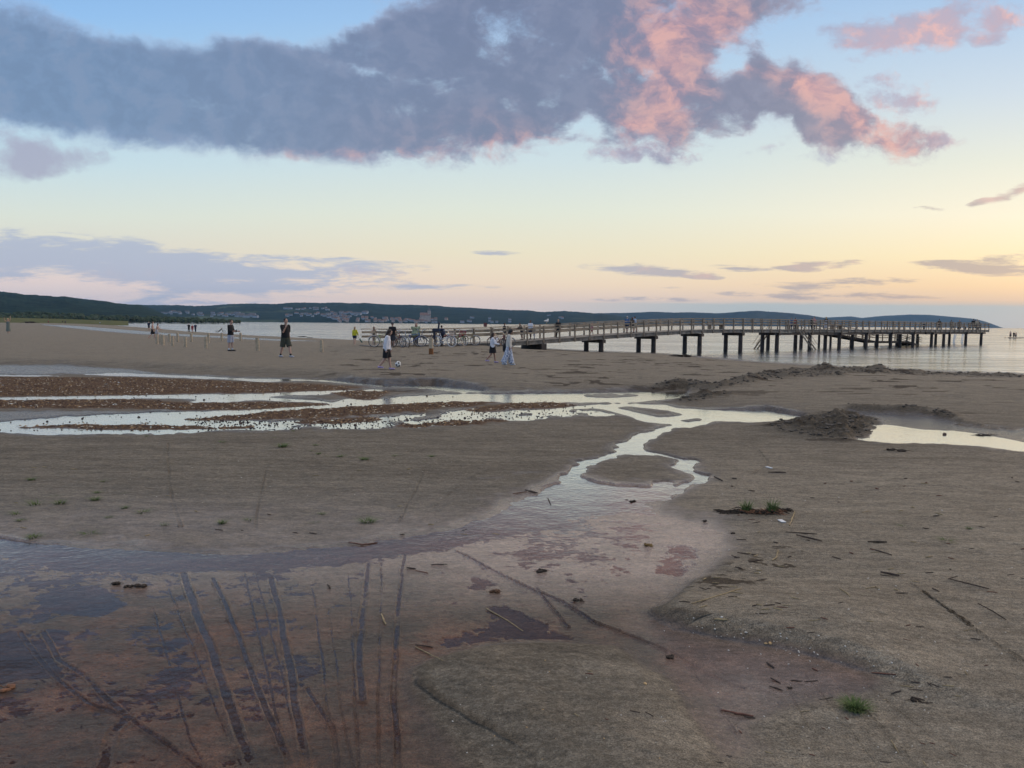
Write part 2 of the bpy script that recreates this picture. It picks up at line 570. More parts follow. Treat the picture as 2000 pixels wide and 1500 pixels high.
WATER = [
    # thin far stream
    [(240, 728), (300, 731), (400, 735), (445, 738), (500, 740), (587, 741), (675, 744), (750, 750), (850, 750), (925, 758), (962, 765), (900, 767), (825, 760), (750, 757), (712, 753), (660, 748), (600, 744.5), (500, 746), (445, 741.5), (400, 740), (300, 736), (200, 734), (150, 731)],
    [(-60, 732), (0, 732.5), (150, 733.5), (150, 735), (0, 735.5), (-60, 735)],
    # second stream
    [(-60, 776), (0, 776), (125, 774), (250, 772.5), (375, 770.5), (500, 769.5), (575, 765.5), (700, 761), (760, 761), (740, 764), (650, 767), (650, 771), (580, 772), (500, 775), (620, 782), (662, 789), (625, 786), (500, 782), (425, 786), (362, 787), (400, 781), (350, 778.5), (250, 779.5), (125, 781), (0, 781), (-60, 781)],
    # main sheet on the left, joined to the long pool
    [(1000, 769), (925, 769), (850, 771), (775, 776), (712, 781), (675, 778), (650, 785), (640, 790), (580, 793), (500, 800), (425, 803), (350, 805), (280, 806), (240, 808), (150, 813), (80, 818), (0, 824), (-60, 826), (-60, 846), (0, 846), (50, 849), (225, 849), (325, 847.5), (425, 842.5), (500, 840), (600, 838), (500, 822), (425, 821), (340, 820), (425, 814), (500, 805.5), (600, 799.5), (675, 795.5), (750, 790.5), (825, 786), (900, 784.5), (975, 785.5), (1000, 789)],
    [(998, 769), (1137, 768), (1200, 765.5), (1275, 764.5), (1345, 762.5), (1337, 771), (1345, 780), (1300, 780.5), (1250, 785), (1125, 786), (998, 789)],
    # lower branch and the bright pool at its right end
    [(1075, 799), (1150, 791), (1212, 788), (1300, 790.5), (1325, 797.5), (1400, 801), (1500, 800.5), (1575, 813), (1540, 829), (1500, 826), (1400, 822), (1375, 831), (1325, 836), (1275, 855), (1250, 875), (1237, 886), (1195, 886), (1212, 865), (1262, 845), (1300, 835), (1325, 829), (1262, 826), (1225, 812), (1175, 799), (1150, 797), (1100, 803), (1040, 808), (1000, 814), (950, 816), (950, 808), (1000, 803)],
    # creek running towards the camera, with its loop
    [(1216, 865), (1197, 885), (1147, 898), (1114, 920), (1092, 945), (1050, 960), (1000, 985), (1100, 1010), (1240, 1000), (1263, 990), (1268, 984), (1312, 970), (1367, 948), (1398, 931), (1367, 926), (1354, 912), (1372, 903), (1362, 898), (1334, 897), (1285, 885), (1250, 880), (1262, 862)],
    # pool on the right
    [(1670, 825.5), (1690, 824.5), (1750, 832), (1800, 840), (1862, 842), (1925, 850), (1975, 860), (2000, 865), (2120, 880), (2120, 897), (2000, 882), (1900, 870), (1800, 866), (1737, 866), (1700, 861), (1662, 859), (1655, 847), (1675, 832)],
    # smooth foreground channels
    [(-60, 1040), (0, 1050), (60, 1060), (200, 1072), (350, 1080), (450, 1085), (675, 1068), (830, 1048), (950, 1015), (1050, 975), (1110, 1000), (1100, 1030), (950, 1058), (900, 1070), (790, 1088), (650, 1108), (500, 1115), (400, 1118), (300, 1120), (100, 1115), (80, 1100), (0, 1085), (-60, 1080)],
    [(975, 1170), (1010, 1175), (1100, 1225), (1180, 1250), (1100, 1258), (975, 1268), (850, 1278), (825, 1265), (887, 1245), (937, 1210)],
    [(1280, 1065), (1350, 1062), (1380, 1075), (1350, 1115), (1320, 1130), (1280, 1170), (1255, 1195), (1250, 1165), (1265, 1120)],
    [(1197, 1039), (1216, 1027), (1235, 1027), (1263, 1047), (1230, 1057)],
    [(60, 1160), (160, 1140), (250, 1160), (270, 1200), (180, 1215), (90, 1200)], [(0, 1250), (50, 1230), (120, 1290), (150, 1340), (60, 1330), (-40, 1360)],
    [(640, 1195), (670, 1190), (680, 1225), (640, 1232)], [(905, 1125), (960, 1120), (985, 1140), (945, 1165), (900, 1150)],
]
ISLANDS = [
    [(25, 835), (75, 832), (175, 829), (275, 829), (375, 832.5), (412, 834), (340, 837.5), (225, 841), (125, 836.5), (50, 837)],
    [(1136, 773), (1162, 769.8), (1255, 769.8), (1252, 774), (1187, 777), (1150, 776)],
    [(1200, 796), (1225, 794.5), (1300, 801), (1337, 810), (1287, 815), (1250, 807.5)],
    [(1322, 822), (1360, 817), (1382, 818), (1350, 825)],
    [(1208, 890), (1230, 889), (1285, 890), (1337, 901), (1312, 912), (1351, 929), (1345, 942), (1312, 951), (1318, 942), (1285, 937.5), (1268, 942), (1285, 953), (1230, 951), (1175, 945), (1134, 931), (1156, 912), (1175, 901)],
]
BRAID = [(380, 836), (460, 824), (560, 822), (640, 817), (750, 812), (840, 803), (940, 796), (1000, 802), (1080, 800), (1150, 801), (1230, 811), (1120, 816), (1000, 822), (900, 832), (760, 838), (600, 841), (450, 842), (380, 842)]
GRAVEL = [
    [(-60, 736), (140, 738), (250, 738), (400, 743), (500, 748), (600, 751), (720, 757), (640, 764), (500, 768), (375, 770), (125, 774), (-60, 775)],
    [(-60, 782), (250, 780.5), (370, 788), (500, 786), (640, 788), (672, 790), (600, 794), (500, 800), (350, 803), (300, 800), (100, 797), (-60, 799)],
    [(325, 820), (425, 814), (500, 806), (600, 800), (675, 796), (750, 791), (825, 786), (900, 784.5), (975, 786), (912, 794), (850, 797), (825, 804), (725, 811), (625, 817.5), (500, 821), (400, 822)],
    [(25, 835), (75, 832), (175, 829), (275, 829), (375, 832.5), (412, 834), (500, 832), (500, 838), (340, 839.5), (225, 841), (125, 836.5), (50, 837)],
    [(645, 766), (700, 763), (765, 764), (740, 779), (700, 781.5), (660, 772)],
    [(900, 802), (950, 795), (1000, 788), (1075, 786), (1137, 792), (1075, 798.5), (1000, 801), (950, 806)],
    [(550, 824), (640, 819), (720, 816), (760, 820), (700, 826), (600, 829)],
    [(760, 833), (900, 820), (1000, 822), (930, 831), (800, 836)],
]
FLOW = [(1048, 957), (996, 981), (941, 1014), (825, 1045), (675, 1065), (450, 1082), (350, 1075), (200, 1070), (50, 1060), (-200, 1045), (-900, 1045), (-900, 2400), (1000, 2400), (900, 1520), (850, 1430), (806, 1375), (790, 1330), (860, 1290), (960, 1266), (1080, 1258), (1200, 1262), (1290, 1330), (1340, 1400), (1400, 1480), (1480, 1500), (1440, 1420), (1500, 1400), (1600, 1370), (1760, 1345), (1690, 1318), (1560, 1280), (1440, 1258), (1340, 1235), (1270, 1200), (1290, 1180), (1350, 1130), (1400, 1090), (1435, 1055), (1400, 1020), (1300, 1015), (1262, 1005), (1268, 984), (1240, 960)]
MOUNDF = [(1000, 1275), (1080, 1262), (1200, 1262), (1250, 1300), (1310, 1345), (1360, 1420), (1410, 1520), (1400, 2400), (1150, 2400), (1060, 1500), (1000, 1465), (930, 1425), (850, 1375), (806, 1335), (850, 1300), (940, 1275)]
BAR = [(1270, 1205), (1300, 1185), (1360, 1135), (1440, 1095), (1600, 1000), (3600, 1000), (3600, 1800), (2600, 1500), (1900, 1385), (1760, 1335), (1640, 1300), (1550, 1275), (1450, 1258), (1340, 1235)]
PIT = [(1652, 806), (1725, 808), (1825, 814), (1862, 824), (1875, 829), (1975, 838), (2200, 850), (2300, 900), (2000, 884), (1900, 872), (1800, 868), (1700, 863), (1662, 861), (1650, 830)]
WETL = [[(-60, 713), (120, 713), (260, 722), (300, 730), (150, 731), (-60, 729)], [(-60, 805), (100, 803), (240, 806), (100, 816), (-60, 822)],
        [(900, 945), (960, 930), (1060, 920), (1060, 926), (990, 930), (930, 940)], [(980, 985), (1050, 955), (1110, 925), (1130, 960), (1060, 990)]]

mw = np.zeros(PX.shape, np.float32)
WX2 = PX + n1 * 26 + n2 * 24 + n3 * 9
WY2 = PY + n1 * 10 + n2 * 12 + n3 * 5
for p in WATER:
    fgp = min(q[1] for q in p) > 1020
    mw = np.maximum(mw, inside(p, WX2 if fgp else WX, WY2 if fgp else WY) * (.85 if fgp else 1))
for p in ISLANDS:
    mw = mw * (1 - inside(p, WX, WY))
mwf = blur(mw, 9, 14, 2)
mw = blur(mw, 1, 2, 2)
br = blur(inside(BRAID, WX, WY), 2, 4)
brn = fbm_np(GX * 1.0, GY * 0.55, 2.3, 5, 21, 0.65)
mw = np.maximum(mw, br * np.clip(0.72 + brn * 2.2, 0, 1))
gr = np.zeros(PX.shape, np.float32)
for p in GRAVEL:
    gr = np.maximum(gr, inside(p, WX, WY))
gr = blur(gr, 1, 3)
wl = np.zeros(PX.shape, np.float32)
for p in WETL:
    wl = np.maximum(wl, inside(p, WX, WY))
wl = blur(wl, 2, 8, 2)
fl = inside(FLOW, WX + n1 * 14, WY + n2 * 5)
fl0 = blur(fl, 2, 3, 2)
n4 = fbm_np(GX, GY * 1.4, 38.0, 3, 15, .7)
fg = sstep(PY, 1000, 1060)
mw = mw * (1 - fg * fl0) + fg * fl0 * sstep(mwf + .35 * n2 + .25 * n3 + .2 * n1, .42, .80)
fls = blur(fl, 14, 22, 2)
mound = blur(inside(MOUNDF, WX + n2 * 10, WY + n2 * 5), 3, 5, 2)
mound_s = blur(mound, 26, 30, 2)
bar = blur(inside(BAR, WX, WY), 3, 6, 2)
bar_s = blur(bar, 18, 26, 2)
pit = blur(inside(PIT, WX, WY), 1, 3, 1)

# large levels
L_ = np.interp(PX, [-1600, 0, 250, 500, 620, 700, 800, 1000, 1300, 1500, 2000, 3600], [700, 705.5, 713, 725, 730, 736, 740, 745, 737, 748, 756, 800])
Wd = np.interp(PX, [0, 250, 500, 620, 700, 800, 1000, 1300, 1500, 2000], [6, 6, 7, 9, 20, 30, 30, 40, 90, 110])
down = sstep(PY + n1 * 1.5, L_, L_ + Wd)
Z = -0.181 * down
# shore slope down to the sea
shx = [-1600, 60, 100, 170, 230, 287, 362, 412, 475, 500, 580, 648, 726, 1000, 1160, 1280, 1350, 1420, 1500, 1600, 1700, 1800, 2000, 3600]
shy = [0.6, 0.9, 1.6, 5.6, 11, 14.5, 20.5, 23.2, 26.6, 27.6, 31, 33, 36.4, 45, 51, 54, 59, 64, 69.5, 74, 79, 82.5, 87.5, 120]
shv = np.interp(PX, shx, shy)
dcos = np.sqrt(GX ** 2 + GY ** 2)
depth = GY
ds = 2.4 * F / shv
d0 = 1.65 * F / (shv + np.interp(PX, [0, 500, 640, 740, 1050, 1160, 1500, 2000], [12, 12, 12, 3.5, 5, 12, 14, 15]))
tt = (depth * (1 + 0.012 * n1) - d0) / (ds - d0)
slope = np.clip(tt, 0, 3.0)
Z = np.where(tt > 0, np.minimum(Z, 0) - 0.75 * slope, Z)
near = sstep(VV, 95, 230)
# fine relief of dry sand
Z += 0.012 * n1 * (1 - down) * (tt < 0.3) + 0.006 * n1 * down + (0.0065 * n2 + 0.0022 * n3) * near + 0.006 * fbm_np(GX * .45, GY * 1.6, 2.6, 4, 17, .6) * (1 - near * .6)
# footprints and weed lumps on the upper beach
foot = sstep(fbm_np(GX, GY, 1.3, 3, 31, 0.6), 0.42, 0.62) * sstep(VV, 30, 50) * (1 - sstep(VV, 130, 200)) * sstep(PX, 300, 700)
Z -= 0.03 * foot * (1 - br)
# slight rise where the pier ramp starts
Z += 0.16 * sstep(PX, 640, 720) * (1 - sstep(PX, 930, 1030)) * sstep(GY, 34, 45) * (1 - sstep(GY, 53, 60))
# pit on the right
Z = Z * (1 - pit) + pit * (-0.196 + 0.006 * n2)
# stream beds
Z = Z * (1 - sstep(mw, .15, .85)) + sstep(mw, .15, .85) * (-0.222 + 0.006 * n2)
# gravel bars, rough
Z = np.where(gr > 0.02, Z * (1 - gr) + gr * (-0.190 + 0.016 * n3 + 0.010 * n2), Z)
# flow with a film of water
flow_rel = 0.006 * n1 + 0.0042 * n2 + 0.0022 * n3
ribs = fbm_np(GX * 0.7, GY * 2.2, 7.0, 4, 41, 0.6)
flow_z = ZW + 0.0010 + .0035 * n1 + .0035 * n2 + .0022 * n3 + .0022 * ribs + .0022 * n4
rightness = sstep(PX, 1150, 1500)
midwash = sstep(PX, 900, 1020) * (1 - sstep(PX, 1380, 1480)) * (1 - sstep(PY, 1090, 1180))
flow_z -= .0016 * midwash
flow_z += 0.009 * rightness + 0.006 * sstep(PY, 1200, 1500) * sstep(PX, 350, 900) + .0028 * sstep(PX, 500, 900) * sstep(PY, 1080, 1130) - .0015 * (1 - sstep(PX, 300, 700)) * (1 - sstep(PY, 1330, 1450))
fmix = sstep(fls + 0.10 * n2 + .05 * n3, .22, .62) * (1 - sstep(bar, .35, .65))
Z = Z * (1 - fmix) + fmix * flow_z
chan = sstep(mw, .2, .8) * fl0
Z = Z * (1 - chan) + chan * (ZW - 0.0042 + 0.002 * n1 + 0.003 * n2 + 0.0022 * n3)
# sand mound at the bottom and the sand bar on the right
Z += (0.048 * mound_s ** 1.5 + 0.003 * n2 * mound + 0.006 * mound) * sstep(PY, 1200, 1300)
Z += (0.012 * bar + 0.075 * bar * sstep(bar_s, .25, .75)) * sstep(PY, 1120, 1230) * (1 - .8 * sstep(PX, 1650, 1900)) + 0.015 * bar * bar_s * near
# lumpy spoil heaps and ridges (P-space centre lines: px, py, height, half width in py)


def ridge(pts, hw, lump, seed):
    best = np.zeros(PX.shape, np.float32)
    for (a, b) in zip(pts[:-1], pts[1:]):
        ax, ay, ah = a
        bx, by, bh = b
        ex, ey = bx - ax, (by - ay) * 6
        t = np.clip(((PX - ax) * ex + (PY - ay) * 6 * ey) / (ex * ex + ey * ey), 0, 1)
        d2 = ((PX - ax - t * ex) / 6) ** 2 + (PY - ay - t * (by - ay)) ** 2
        g = np.exp(-d2 / (2 * hw * hw)) * (ah + (bh - ah) * t)
        best = np.maximum(best, g)
    nn = fbm_np(GX, GY, lump, 4, seed, 0.6)
    return best * np.clip(1 + 1.25 * nn, .1, 3), nn


heaps = np.zeros(PX.shape)
for pts, hw, lump, seed in [
    ([(1225, 766, .01), (1290, 763, .05), (1320, 758, .16), (1345, 760, .13), (1372, 764, .10), (1400, 766, .13), (1440, 760, .15), (1480, 753, .17), (1530, 748, .20)], 2.6, 2.2, 51),
    ([(1350, 783, .07), (1375, 779, .14), (1402, 779, .10), (1412, 782, .03)], 2.8, 3.0, 57),
    ([(1480, 744, .10), (1560, 739, .20), (1620, 736, .30), (1680, 735, .24), (1722, 734, .24), (1735, 733, .17), (1800, 733.5, .17), (1860, 735, .15), (1920, 737, .15), (1990, 739, .09)], 2.1, 1.6, 61),
    ([(1500, 751, .10), (1560, 747, .12), (1640, 744, .10)], 1.8, 3.5, 66),
    ([(1540, 840, .05), (1572, 834, .12), (1600, 840, .10), (1618, 852, .07)], 7, 4.5, 71),
    ([(1600, 826, .09), (1630, 822, .14), (1656, 823, .15), (1652, 834, .12), (1642, 845, .11), (1638, 856, .07)], 5.5, 5.0, 77),
    ([(1640, 802, .02), (1660, 802.5, .05), (1725, 804, .06), (1825, 810, .06), (1862, 820, .05), (1880, 827, .03)], 1.6, 3.0, 88),
    ([(1878, 832, .035), (1910, 835, .05), (1975, 841, .03)], 2.2, 6, 81),
]:
    g, nn = ridge(pts, hw, lump, seed)
    heaps = np.maximum(heaps, g)
heaps *= .85
Z += heaps
# wheel and rake tracks in the wet sand
TR = [([(357, 1120), (380, 1190), (415, 1275), (440, 1350), (465, 1425), (492, 1500), (520, 1600)], .045),
      ([(530, 1130), (545, 1190), (560, 1270), (575, 1360), (590, 1450), (600, 1520), (615, 1620)], .035),
      ([(415, 1130), (450, 1200), (480, 1280), (510, 1360), (545, 1440), (568, 1510)], .028),
      ([(790, 1085), (782, 1150), (775, 1225), (770, 1325), (772, 1400), (775, 1500), (778, 1620)], .028),
      ([(720, 1100), (707, 1200), (700, 1300), (710, 1370)], .035),
      ([(40, 1235), (75, 1285), (115, 1330), (175, 1375), (250, 1400)], .022),
      ([(85, 1235), (115, 1290), (165, 1320), (215, 1370), (250, 1400), (320, 1450), (390, 1500)], .026),
      ([(600, 1345), (625, 1385), (650, 1425), (660, 1500)], .022),
      ([(250, 1400), (222, 1430), (200, 1500), (190, 1600)], .05),
      ([(892, 1077), (937, 1100), (987, 1127), (1037, 1150), (1100, 1175), (1160, 1215), (1250, 1250), (1325, 1285), (1380, 1320), (1450, 1350)], .026),
      ([(1050, 1150), (1080, 1190), (1110, 1225)], .02), ([(1330, 1290), (1370, 1340), (1400, 1385), (1440, 1440)], .014), ([(1380, 1290), (1420, 1330), (1500, 1360)], .012)]
for x0_, x1_, y0_, w_ in ((478, 560, 1120, .014), (500, 590, 1120, .012), (610, 655, 1150, .016), (640, 690, 1190, .012), (680, 700, 1120, .014), (745, 738, 1100, .016), (330, 470, 1150, .012), (300, 400, 1190, .014)):
    TR.append(([(x0_, y0_), (x0_ + (x1_ - x0_) * .35, y0_ + 120), (x0_ + (x1_ - x0_) * .7, y0_ + 250), (x1_, 1500)], w_))
TR.append(([(328, 868), (328, 900), (332, 945), (338, 985), (352, 1032)], .03))
TR.append(([(520, 920), (512, 955), (503, 1000), (500, 1040)], .022))
TR.append(([(832, 912), (818, 950), (798, 985), (780, 1025)], .022))
TR.append(([(940, 925), (900, 950), (850, 990), (815, 1030)], .016))
TR.append(([(600, 945), (690, 965), (800, 985), (940, 1000)], .018))
TR.append(([(1800, 1170), (1870, 1220), (1930, 1265), (2010, 1315)], .02))
TR.append(([(1780, 1150), (1850, 1205), (1920, 1260), (2000, 1320)], .012))
TR.append(([(1430, 868), (1480, 880), (1500, 905), (1470, 930)], .05))
for k, dxy in enumerate([(1500, 1300), (1560, 1310), (1620, 1325), (1690, 1340)]):
    TR.append(([dxy, (dxy[0] + 35 + 8 * k, dxy[1] + 50), (dxy[0] + 70 + 20 * k, dxy[1] + 110), (dxy[0] + 120 + 30 * k, dxy[1] + 190)], .009))
sel = (VV > 215) & (VV < 1100)
gx_, gy_ = GX[sel], GY[sel]
gx_ = gx_ + 0.012 * fbm_np(gx_, gy_, 3, 3, 93)
trk = np.zeros(gx_.shape)
grv = np.zeros(gx_.shape)
for pts, wd in TR:
    wp = [onplane(a, b, ZW)[:2] for a, b in pts]
    dmin = np.full(gx_.shape, 9.0)
    for (a, b) in zip(wp[:-1], wp[1:]):
        ex, ey = b[0] - a[0], b[1] - a[1]
        t = np.clip(((gx_ - a[0]) * ex + (gy_ - a[1]) * ey) / (ex * ex + ey * ey), 0, 1)
        dmin = np.minimum(dmin, np.hypot(gx_ - a[0] - t * ex, gy_ - a[1] - t * ey))
    wn = wd * (1 + 0.25 * fbm_np(gx_, gy_, 1.5, 2, 95))
    wn = wn * .55
    deep = min(wd * .26, .0062) * np.clip(1.0 + 1.1 * fbm_np(gx_, gy_, 2.2, 3, 99), .15, 1.6)
    grv = np.minimum(grv, -deep * (1 - sstep(dmin, wn * .35, wn)))
    trk = np.maximum(trk, deep * .95 * np.exp(-((dmin - wn * 1.15) / (wn * .22)) ** 2))
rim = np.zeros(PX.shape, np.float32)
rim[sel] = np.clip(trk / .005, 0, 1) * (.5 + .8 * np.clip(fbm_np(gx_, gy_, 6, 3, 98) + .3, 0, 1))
zz = Z[sel]
flat = np.where(grv < -1e-4, -1, 0) * 0
zz = zz + grv + trk * (1 + fbm_np(gx_, gy_, 9, 3, 97))
zz = np.where((trk > .0022) & (VV[sel] > 420) & (fmix[sel] > .5), np.maximum(zz, ZW + .0012 + .5 * (trk - .0022)), zz)
Z[sel] = zz
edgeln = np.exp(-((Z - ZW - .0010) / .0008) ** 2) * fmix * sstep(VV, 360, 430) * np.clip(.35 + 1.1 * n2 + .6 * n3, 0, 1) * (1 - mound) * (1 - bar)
rim = np.maximum(rim * fmix, edgeln)  # bright glint lines on rims and pool edges, painted into the sand colour
# gentle extra rise of the dry sand in the mid ground
# attributes
wet = np.clip(1.1 * blur(mw, 3, 8, 2) * 1.3 + .6 * blur(mw, 9, 26, 2) + wl * 0.9 + fls * 1.3 * (1 - 0.95 * mound) * (1 - 0.9 * sstep(bar, .3, .9)) + pit * .95, 0, 1)
wet = np.clip(wet + 0.35 * n2 * (wet > 0.05) * (1 - wet) * 2, 0, 1)
wet = np.maximum(wet, np.clip(sstep(tt, 0.35, 0.9) * (0.9 + 0.3 * n1), 0, 1) * sstep(PX, 700, 1200))
tpool = inside([(70, 634), (130, 636), (230, 643), (330, 651), (430, 655), (640, 664), (560, 668), (400, 661), (280, 657), (200, 650), (120, 641)], PX + n1 * 12, PY + n1 * 1.2)
wet = np.maximum(wet, blur(tpool, 1, 4) * 1.0)
wet = np.clip(wet, 0, 1) * (1 - .75 * gr)
midg = sstep(PY, 860, 960) * (1 - sstep(PY, 1060, 1220))
film_sheen = np.clip(np.maximum(fls * (1 - mound) * (1 - bar), blur(mw, 6, 16, 2) * .8) * midg * (.45 + .55 * sstep(PX, 700, 1150)) * 1.3, 0, 1)
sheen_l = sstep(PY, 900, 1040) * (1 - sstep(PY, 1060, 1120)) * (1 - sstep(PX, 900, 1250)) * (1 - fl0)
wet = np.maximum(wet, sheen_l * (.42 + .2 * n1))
film_sheen = np.maximum(film_sheen, sheen_l * .5)
film_sheen = np.maximum(film_sheen, rightness * fls * (1 - mound) * (1 - bar) * .6)
edge_b = bar * (1 - bar_s)
dry_lit = np.clip(sstep(PX, 1050, 1450) * sstep(PY, 840, 960) * (.8 + .4 * n1) * (1 - wet) + (1 - down) * .45 * (1 - wet), 0, 1)  # paints sunlit right-hand sand lighter; upper beach lighter as drier sand
brown = np.clip(fls * sstep(PY, 1060, 1300) * (1 - mound) * (1 - bar) * (1.0 - 0.55 * rightness) * (.75 + .5 * n1) * 1.15 + gr * .8, 0, 1)
brown = brown * (1 - .75 * sstep(ZW - Z, .0, .003) * fl0)
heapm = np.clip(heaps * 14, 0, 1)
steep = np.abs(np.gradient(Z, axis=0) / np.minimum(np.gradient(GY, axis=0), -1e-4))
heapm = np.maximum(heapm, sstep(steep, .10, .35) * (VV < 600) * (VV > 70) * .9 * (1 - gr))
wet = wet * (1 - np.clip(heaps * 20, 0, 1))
bankface = sstep(bar, .1, .4) * (1 - sstep(bar_s, .42, .62)) * sstep(PY, 1150, 1230) * (1 - sstep(PX, 1650, 1800))  # bank face darkened in colour: damp sand plus the undercut's shadow line
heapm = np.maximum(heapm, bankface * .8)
mface = sstep(mound, .15, .5) * (1 - sstep(mound_s, .45, .62)) * (1 - sstep(PX, 960, 1080)) * sstep(PY, 1300, 1360)  # shade on the mound's steep left side, put into the colour
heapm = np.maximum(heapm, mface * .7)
weed = sstep(fbm_np(GX * .5, GY, 1.6, 4, 131, 0.6), 0.24, 0.36) * sstep(VV, 45, 60) * (1 - sstep(VV, 120, 190)) * sstep(PX, 420, 760) * 0.75 * (1 - br) * (1 - gr)
weed = np.maximum(weed, .6 * sstep(fbm_np(GX * .22, GY * 1.5, 1.3, 5, 141, 0.6), .30, .42) * sstep(PX, 1350, 1500) * sstep(VV, 100, 115) * (1 - sstep(VV, 230, 330)) * (1 - pit))  # thin dark raked streaks, drawn in the same dark tone
weed = np.maximum(weed, foot * .55)  # footprint dents darkened in the colour, for the shade inside them
dead = inside([(1290, 1180), (1360, 1130), (1440, 1095), (1560, 1060), (1600, 1110), (1500, 1150), (1400, 1190), (1300, 1200)], WX, WY)
weed2 = blur(dead, 8, 12, 2) * sstep(n3 + n2, 0.05, .5)
weed = np.clip(np.maximum(weed, weed2 * .8), 0, 1)
darkband = (down > 0.05) * (1 - sstep(PY, L_ + Wd * 1.0, L_ + Wd + 6)) * sstep(PX, 1, 5) * (1 - sstep(PX, 560, 760))

verts = np.stack([GX, GY, Z], -1).reshape(-1, 3)
ny, nx = GX.shape
idx = np.arange(ny * nx).reshape(ny, nx)
fq = np.stack([idx[:-1, :-1], idx[1:, :-1], idx[1:, 1:], idx[:-1, 1:]], -1).reshape(-1, 4)
gme = np_mesh('ground', verts, fq)
for nm, arr in (('wet', wet), ('brown', brown), ('gravel', gr), ('heap', heapm), ('weed', weed), ('film_sheen', film_sheen), ('dry_lit', np.maximum(dry_lit, np.clip(rim, 0, 1) * .9))):
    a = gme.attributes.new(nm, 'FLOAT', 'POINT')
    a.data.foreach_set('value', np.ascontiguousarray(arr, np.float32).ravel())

mg, t, b = new_mat('sand')
geo = t.node('ShaderNodeNewGeometry')
pos = geo.outputs['Position']
aw, ab, ag, ah, ae = (t.attr(k) for k in ('wet', 'brown', 'gravel', 'heap', 'weed'))
big_n = t.noise(pos, 0.35, 5, 0.6)
mid_n = t.noise(pos, 3.0, 6, 0.65)
fin_n = t.noise(pos, 60.0, 5, 0.7)
grn_n = t.noise(pos, 330.0, 3, 0.7)
str_n = t.noise(t.vmath('MULTIPLY', pos, (0.25, 1.6, 1.0)), 1.4, 6, 0.65)
col = t.mix(t.smooth(big_n, .3, .7), (0.178, 0.163, 0.137, 1), (0.228, 0.209, 0.175, 1))
col = t.mix(t.smooth(str_n, .38, .62, 0, .85), col, (0.125, 0.112, 0.093, 1))
col = t.mix(t.smooth(mid_n, .35, .7, 0, .35), col, (0.27, 0.24, 0.195, 1))
col = t.mix(t.smooth(fin_n, .42, .58, 0, .7), col, (0.115, 0.098, 0.078, 1))
col = t.mix(t.smooth(grn_n, .60, .70, 0, .6), col, (0.50, 0.45, 0.37, 1))
mott = t.noise(t.vmath('MULTIPLY', pos, (0.55, 1.0, 1.0)), 11.0, 5, 0.7)
col = t.mix(t.smooth(mott, .36, .58, .42, 0), col, (0.100, 0.088, 0.070, 1))
mott2 = t.noise(pos, 36.0, 4, 0.7)
col = t.mix(t.smooth(mott2, .50, .64, 0, .38), col, (0.28, 0.252, 0.205, 1))
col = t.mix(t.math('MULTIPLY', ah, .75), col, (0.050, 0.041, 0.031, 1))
brn = t.mix(t.smooth(mid_n, .35, .65), (0.048, 0.024, 0.016, 1), (0.112, 0.053, 0.033, 1))
col = t.mix(t.math('MULTIPLY', t.attr('dry_lit'), .55), col, t.mix(t.smooth(fin_n, .35, .65), (0.235, 0.210, 0.172, 1), (0.36, 0.325, 0.27, 1)))  # paler drier sand, also carrying the painted sunlight and rim glints
wetcol = t.mix(t.smooth(mid_n, .3, .7), (0.060, 0.050, 0.042, 1), (0.105, 0.088, 0.074, 1))
wetcol = t.mix(t.math('MULTIPLY', t.attr('film_sheen'), .8), wetcol, (0.31, 0.235, 0.205, 1))  # sky sheen on the water film painted in as a paler base colour
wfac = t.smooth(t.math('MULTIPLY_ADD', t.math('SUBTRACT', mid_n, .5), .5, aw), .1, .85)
col = t.mix(t.math('MULTIPLY', wfac, t.smooth(t.attr('dry_lit'), .2, 1.0, 1.0, .35)), col, wetcol)
col = t.mix(t.math('MULTIPLY', ab, t.smooth(mid_n, .25, .6, .45, .95)), col, brn)
grc = t.ramp(t.noise(pos, 26.0, 4, 0.75), [(0.3, (0.020, 0.012, 0.008, 1)), (0.45, (0.085, 0.048, 0.028, 1)), (0.58, (0.19, 0.115, 0.062, 1)), (0.70, (0.36, 0.26, 0.16, 1))])
col = t.mix(t.math('MULTIPLY', ag, .95), col, grc)
weedc = t.mix(t.smooth(fin_n, .4, .6), (0.018, 0.013, 0.010, 1), (0.06, 0.045, 0.03, 1))
col = t.mix(t.smooth(t.math('MULTIPLY_ADD', t.math('SUBTRACT', fin_n, .5), .8, ae), .35, .7, 0, .85), col, weedc)
# dark and light grain colour, also standing in for weak relief shading; dark specks
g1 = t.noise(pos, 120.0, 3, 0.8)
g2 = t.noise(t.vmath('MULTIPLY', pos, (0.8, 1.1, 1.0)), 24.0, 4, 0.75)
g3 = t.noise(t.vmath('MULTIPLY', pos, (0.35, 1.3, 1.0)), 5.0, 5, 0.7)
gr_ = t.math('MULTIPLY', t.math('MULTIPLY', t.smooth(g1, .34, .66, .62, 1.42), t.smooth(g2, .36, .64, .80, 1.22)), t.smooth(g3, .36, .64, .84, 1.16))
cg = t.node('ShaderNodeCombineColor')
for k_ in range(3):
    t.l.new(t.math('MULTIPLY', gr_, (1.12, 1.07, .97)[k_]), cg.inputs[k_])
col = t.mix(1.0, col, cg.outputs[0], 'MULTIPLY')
col = t.mix(t.smooth(t.noise(pos, 75.0, 2, 0.5), .70, .74, 0, .8), col, (0.030, 0.024, 0.018, 1))
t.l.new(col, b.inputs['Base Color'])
rn = t.math('SUBTRACT', t.smooth(t.math('MULTIPLY_ADD', t.math('SUBTRACT', mid_n, .5), .6, aw), .15, .9, .82, .24), t.math('MULTIPLY', t.attr('film_sheen'), .06))
t.l.new(rn, b.inputs['Roughness'])
b.inputs['IOR'].default_value = 1.38
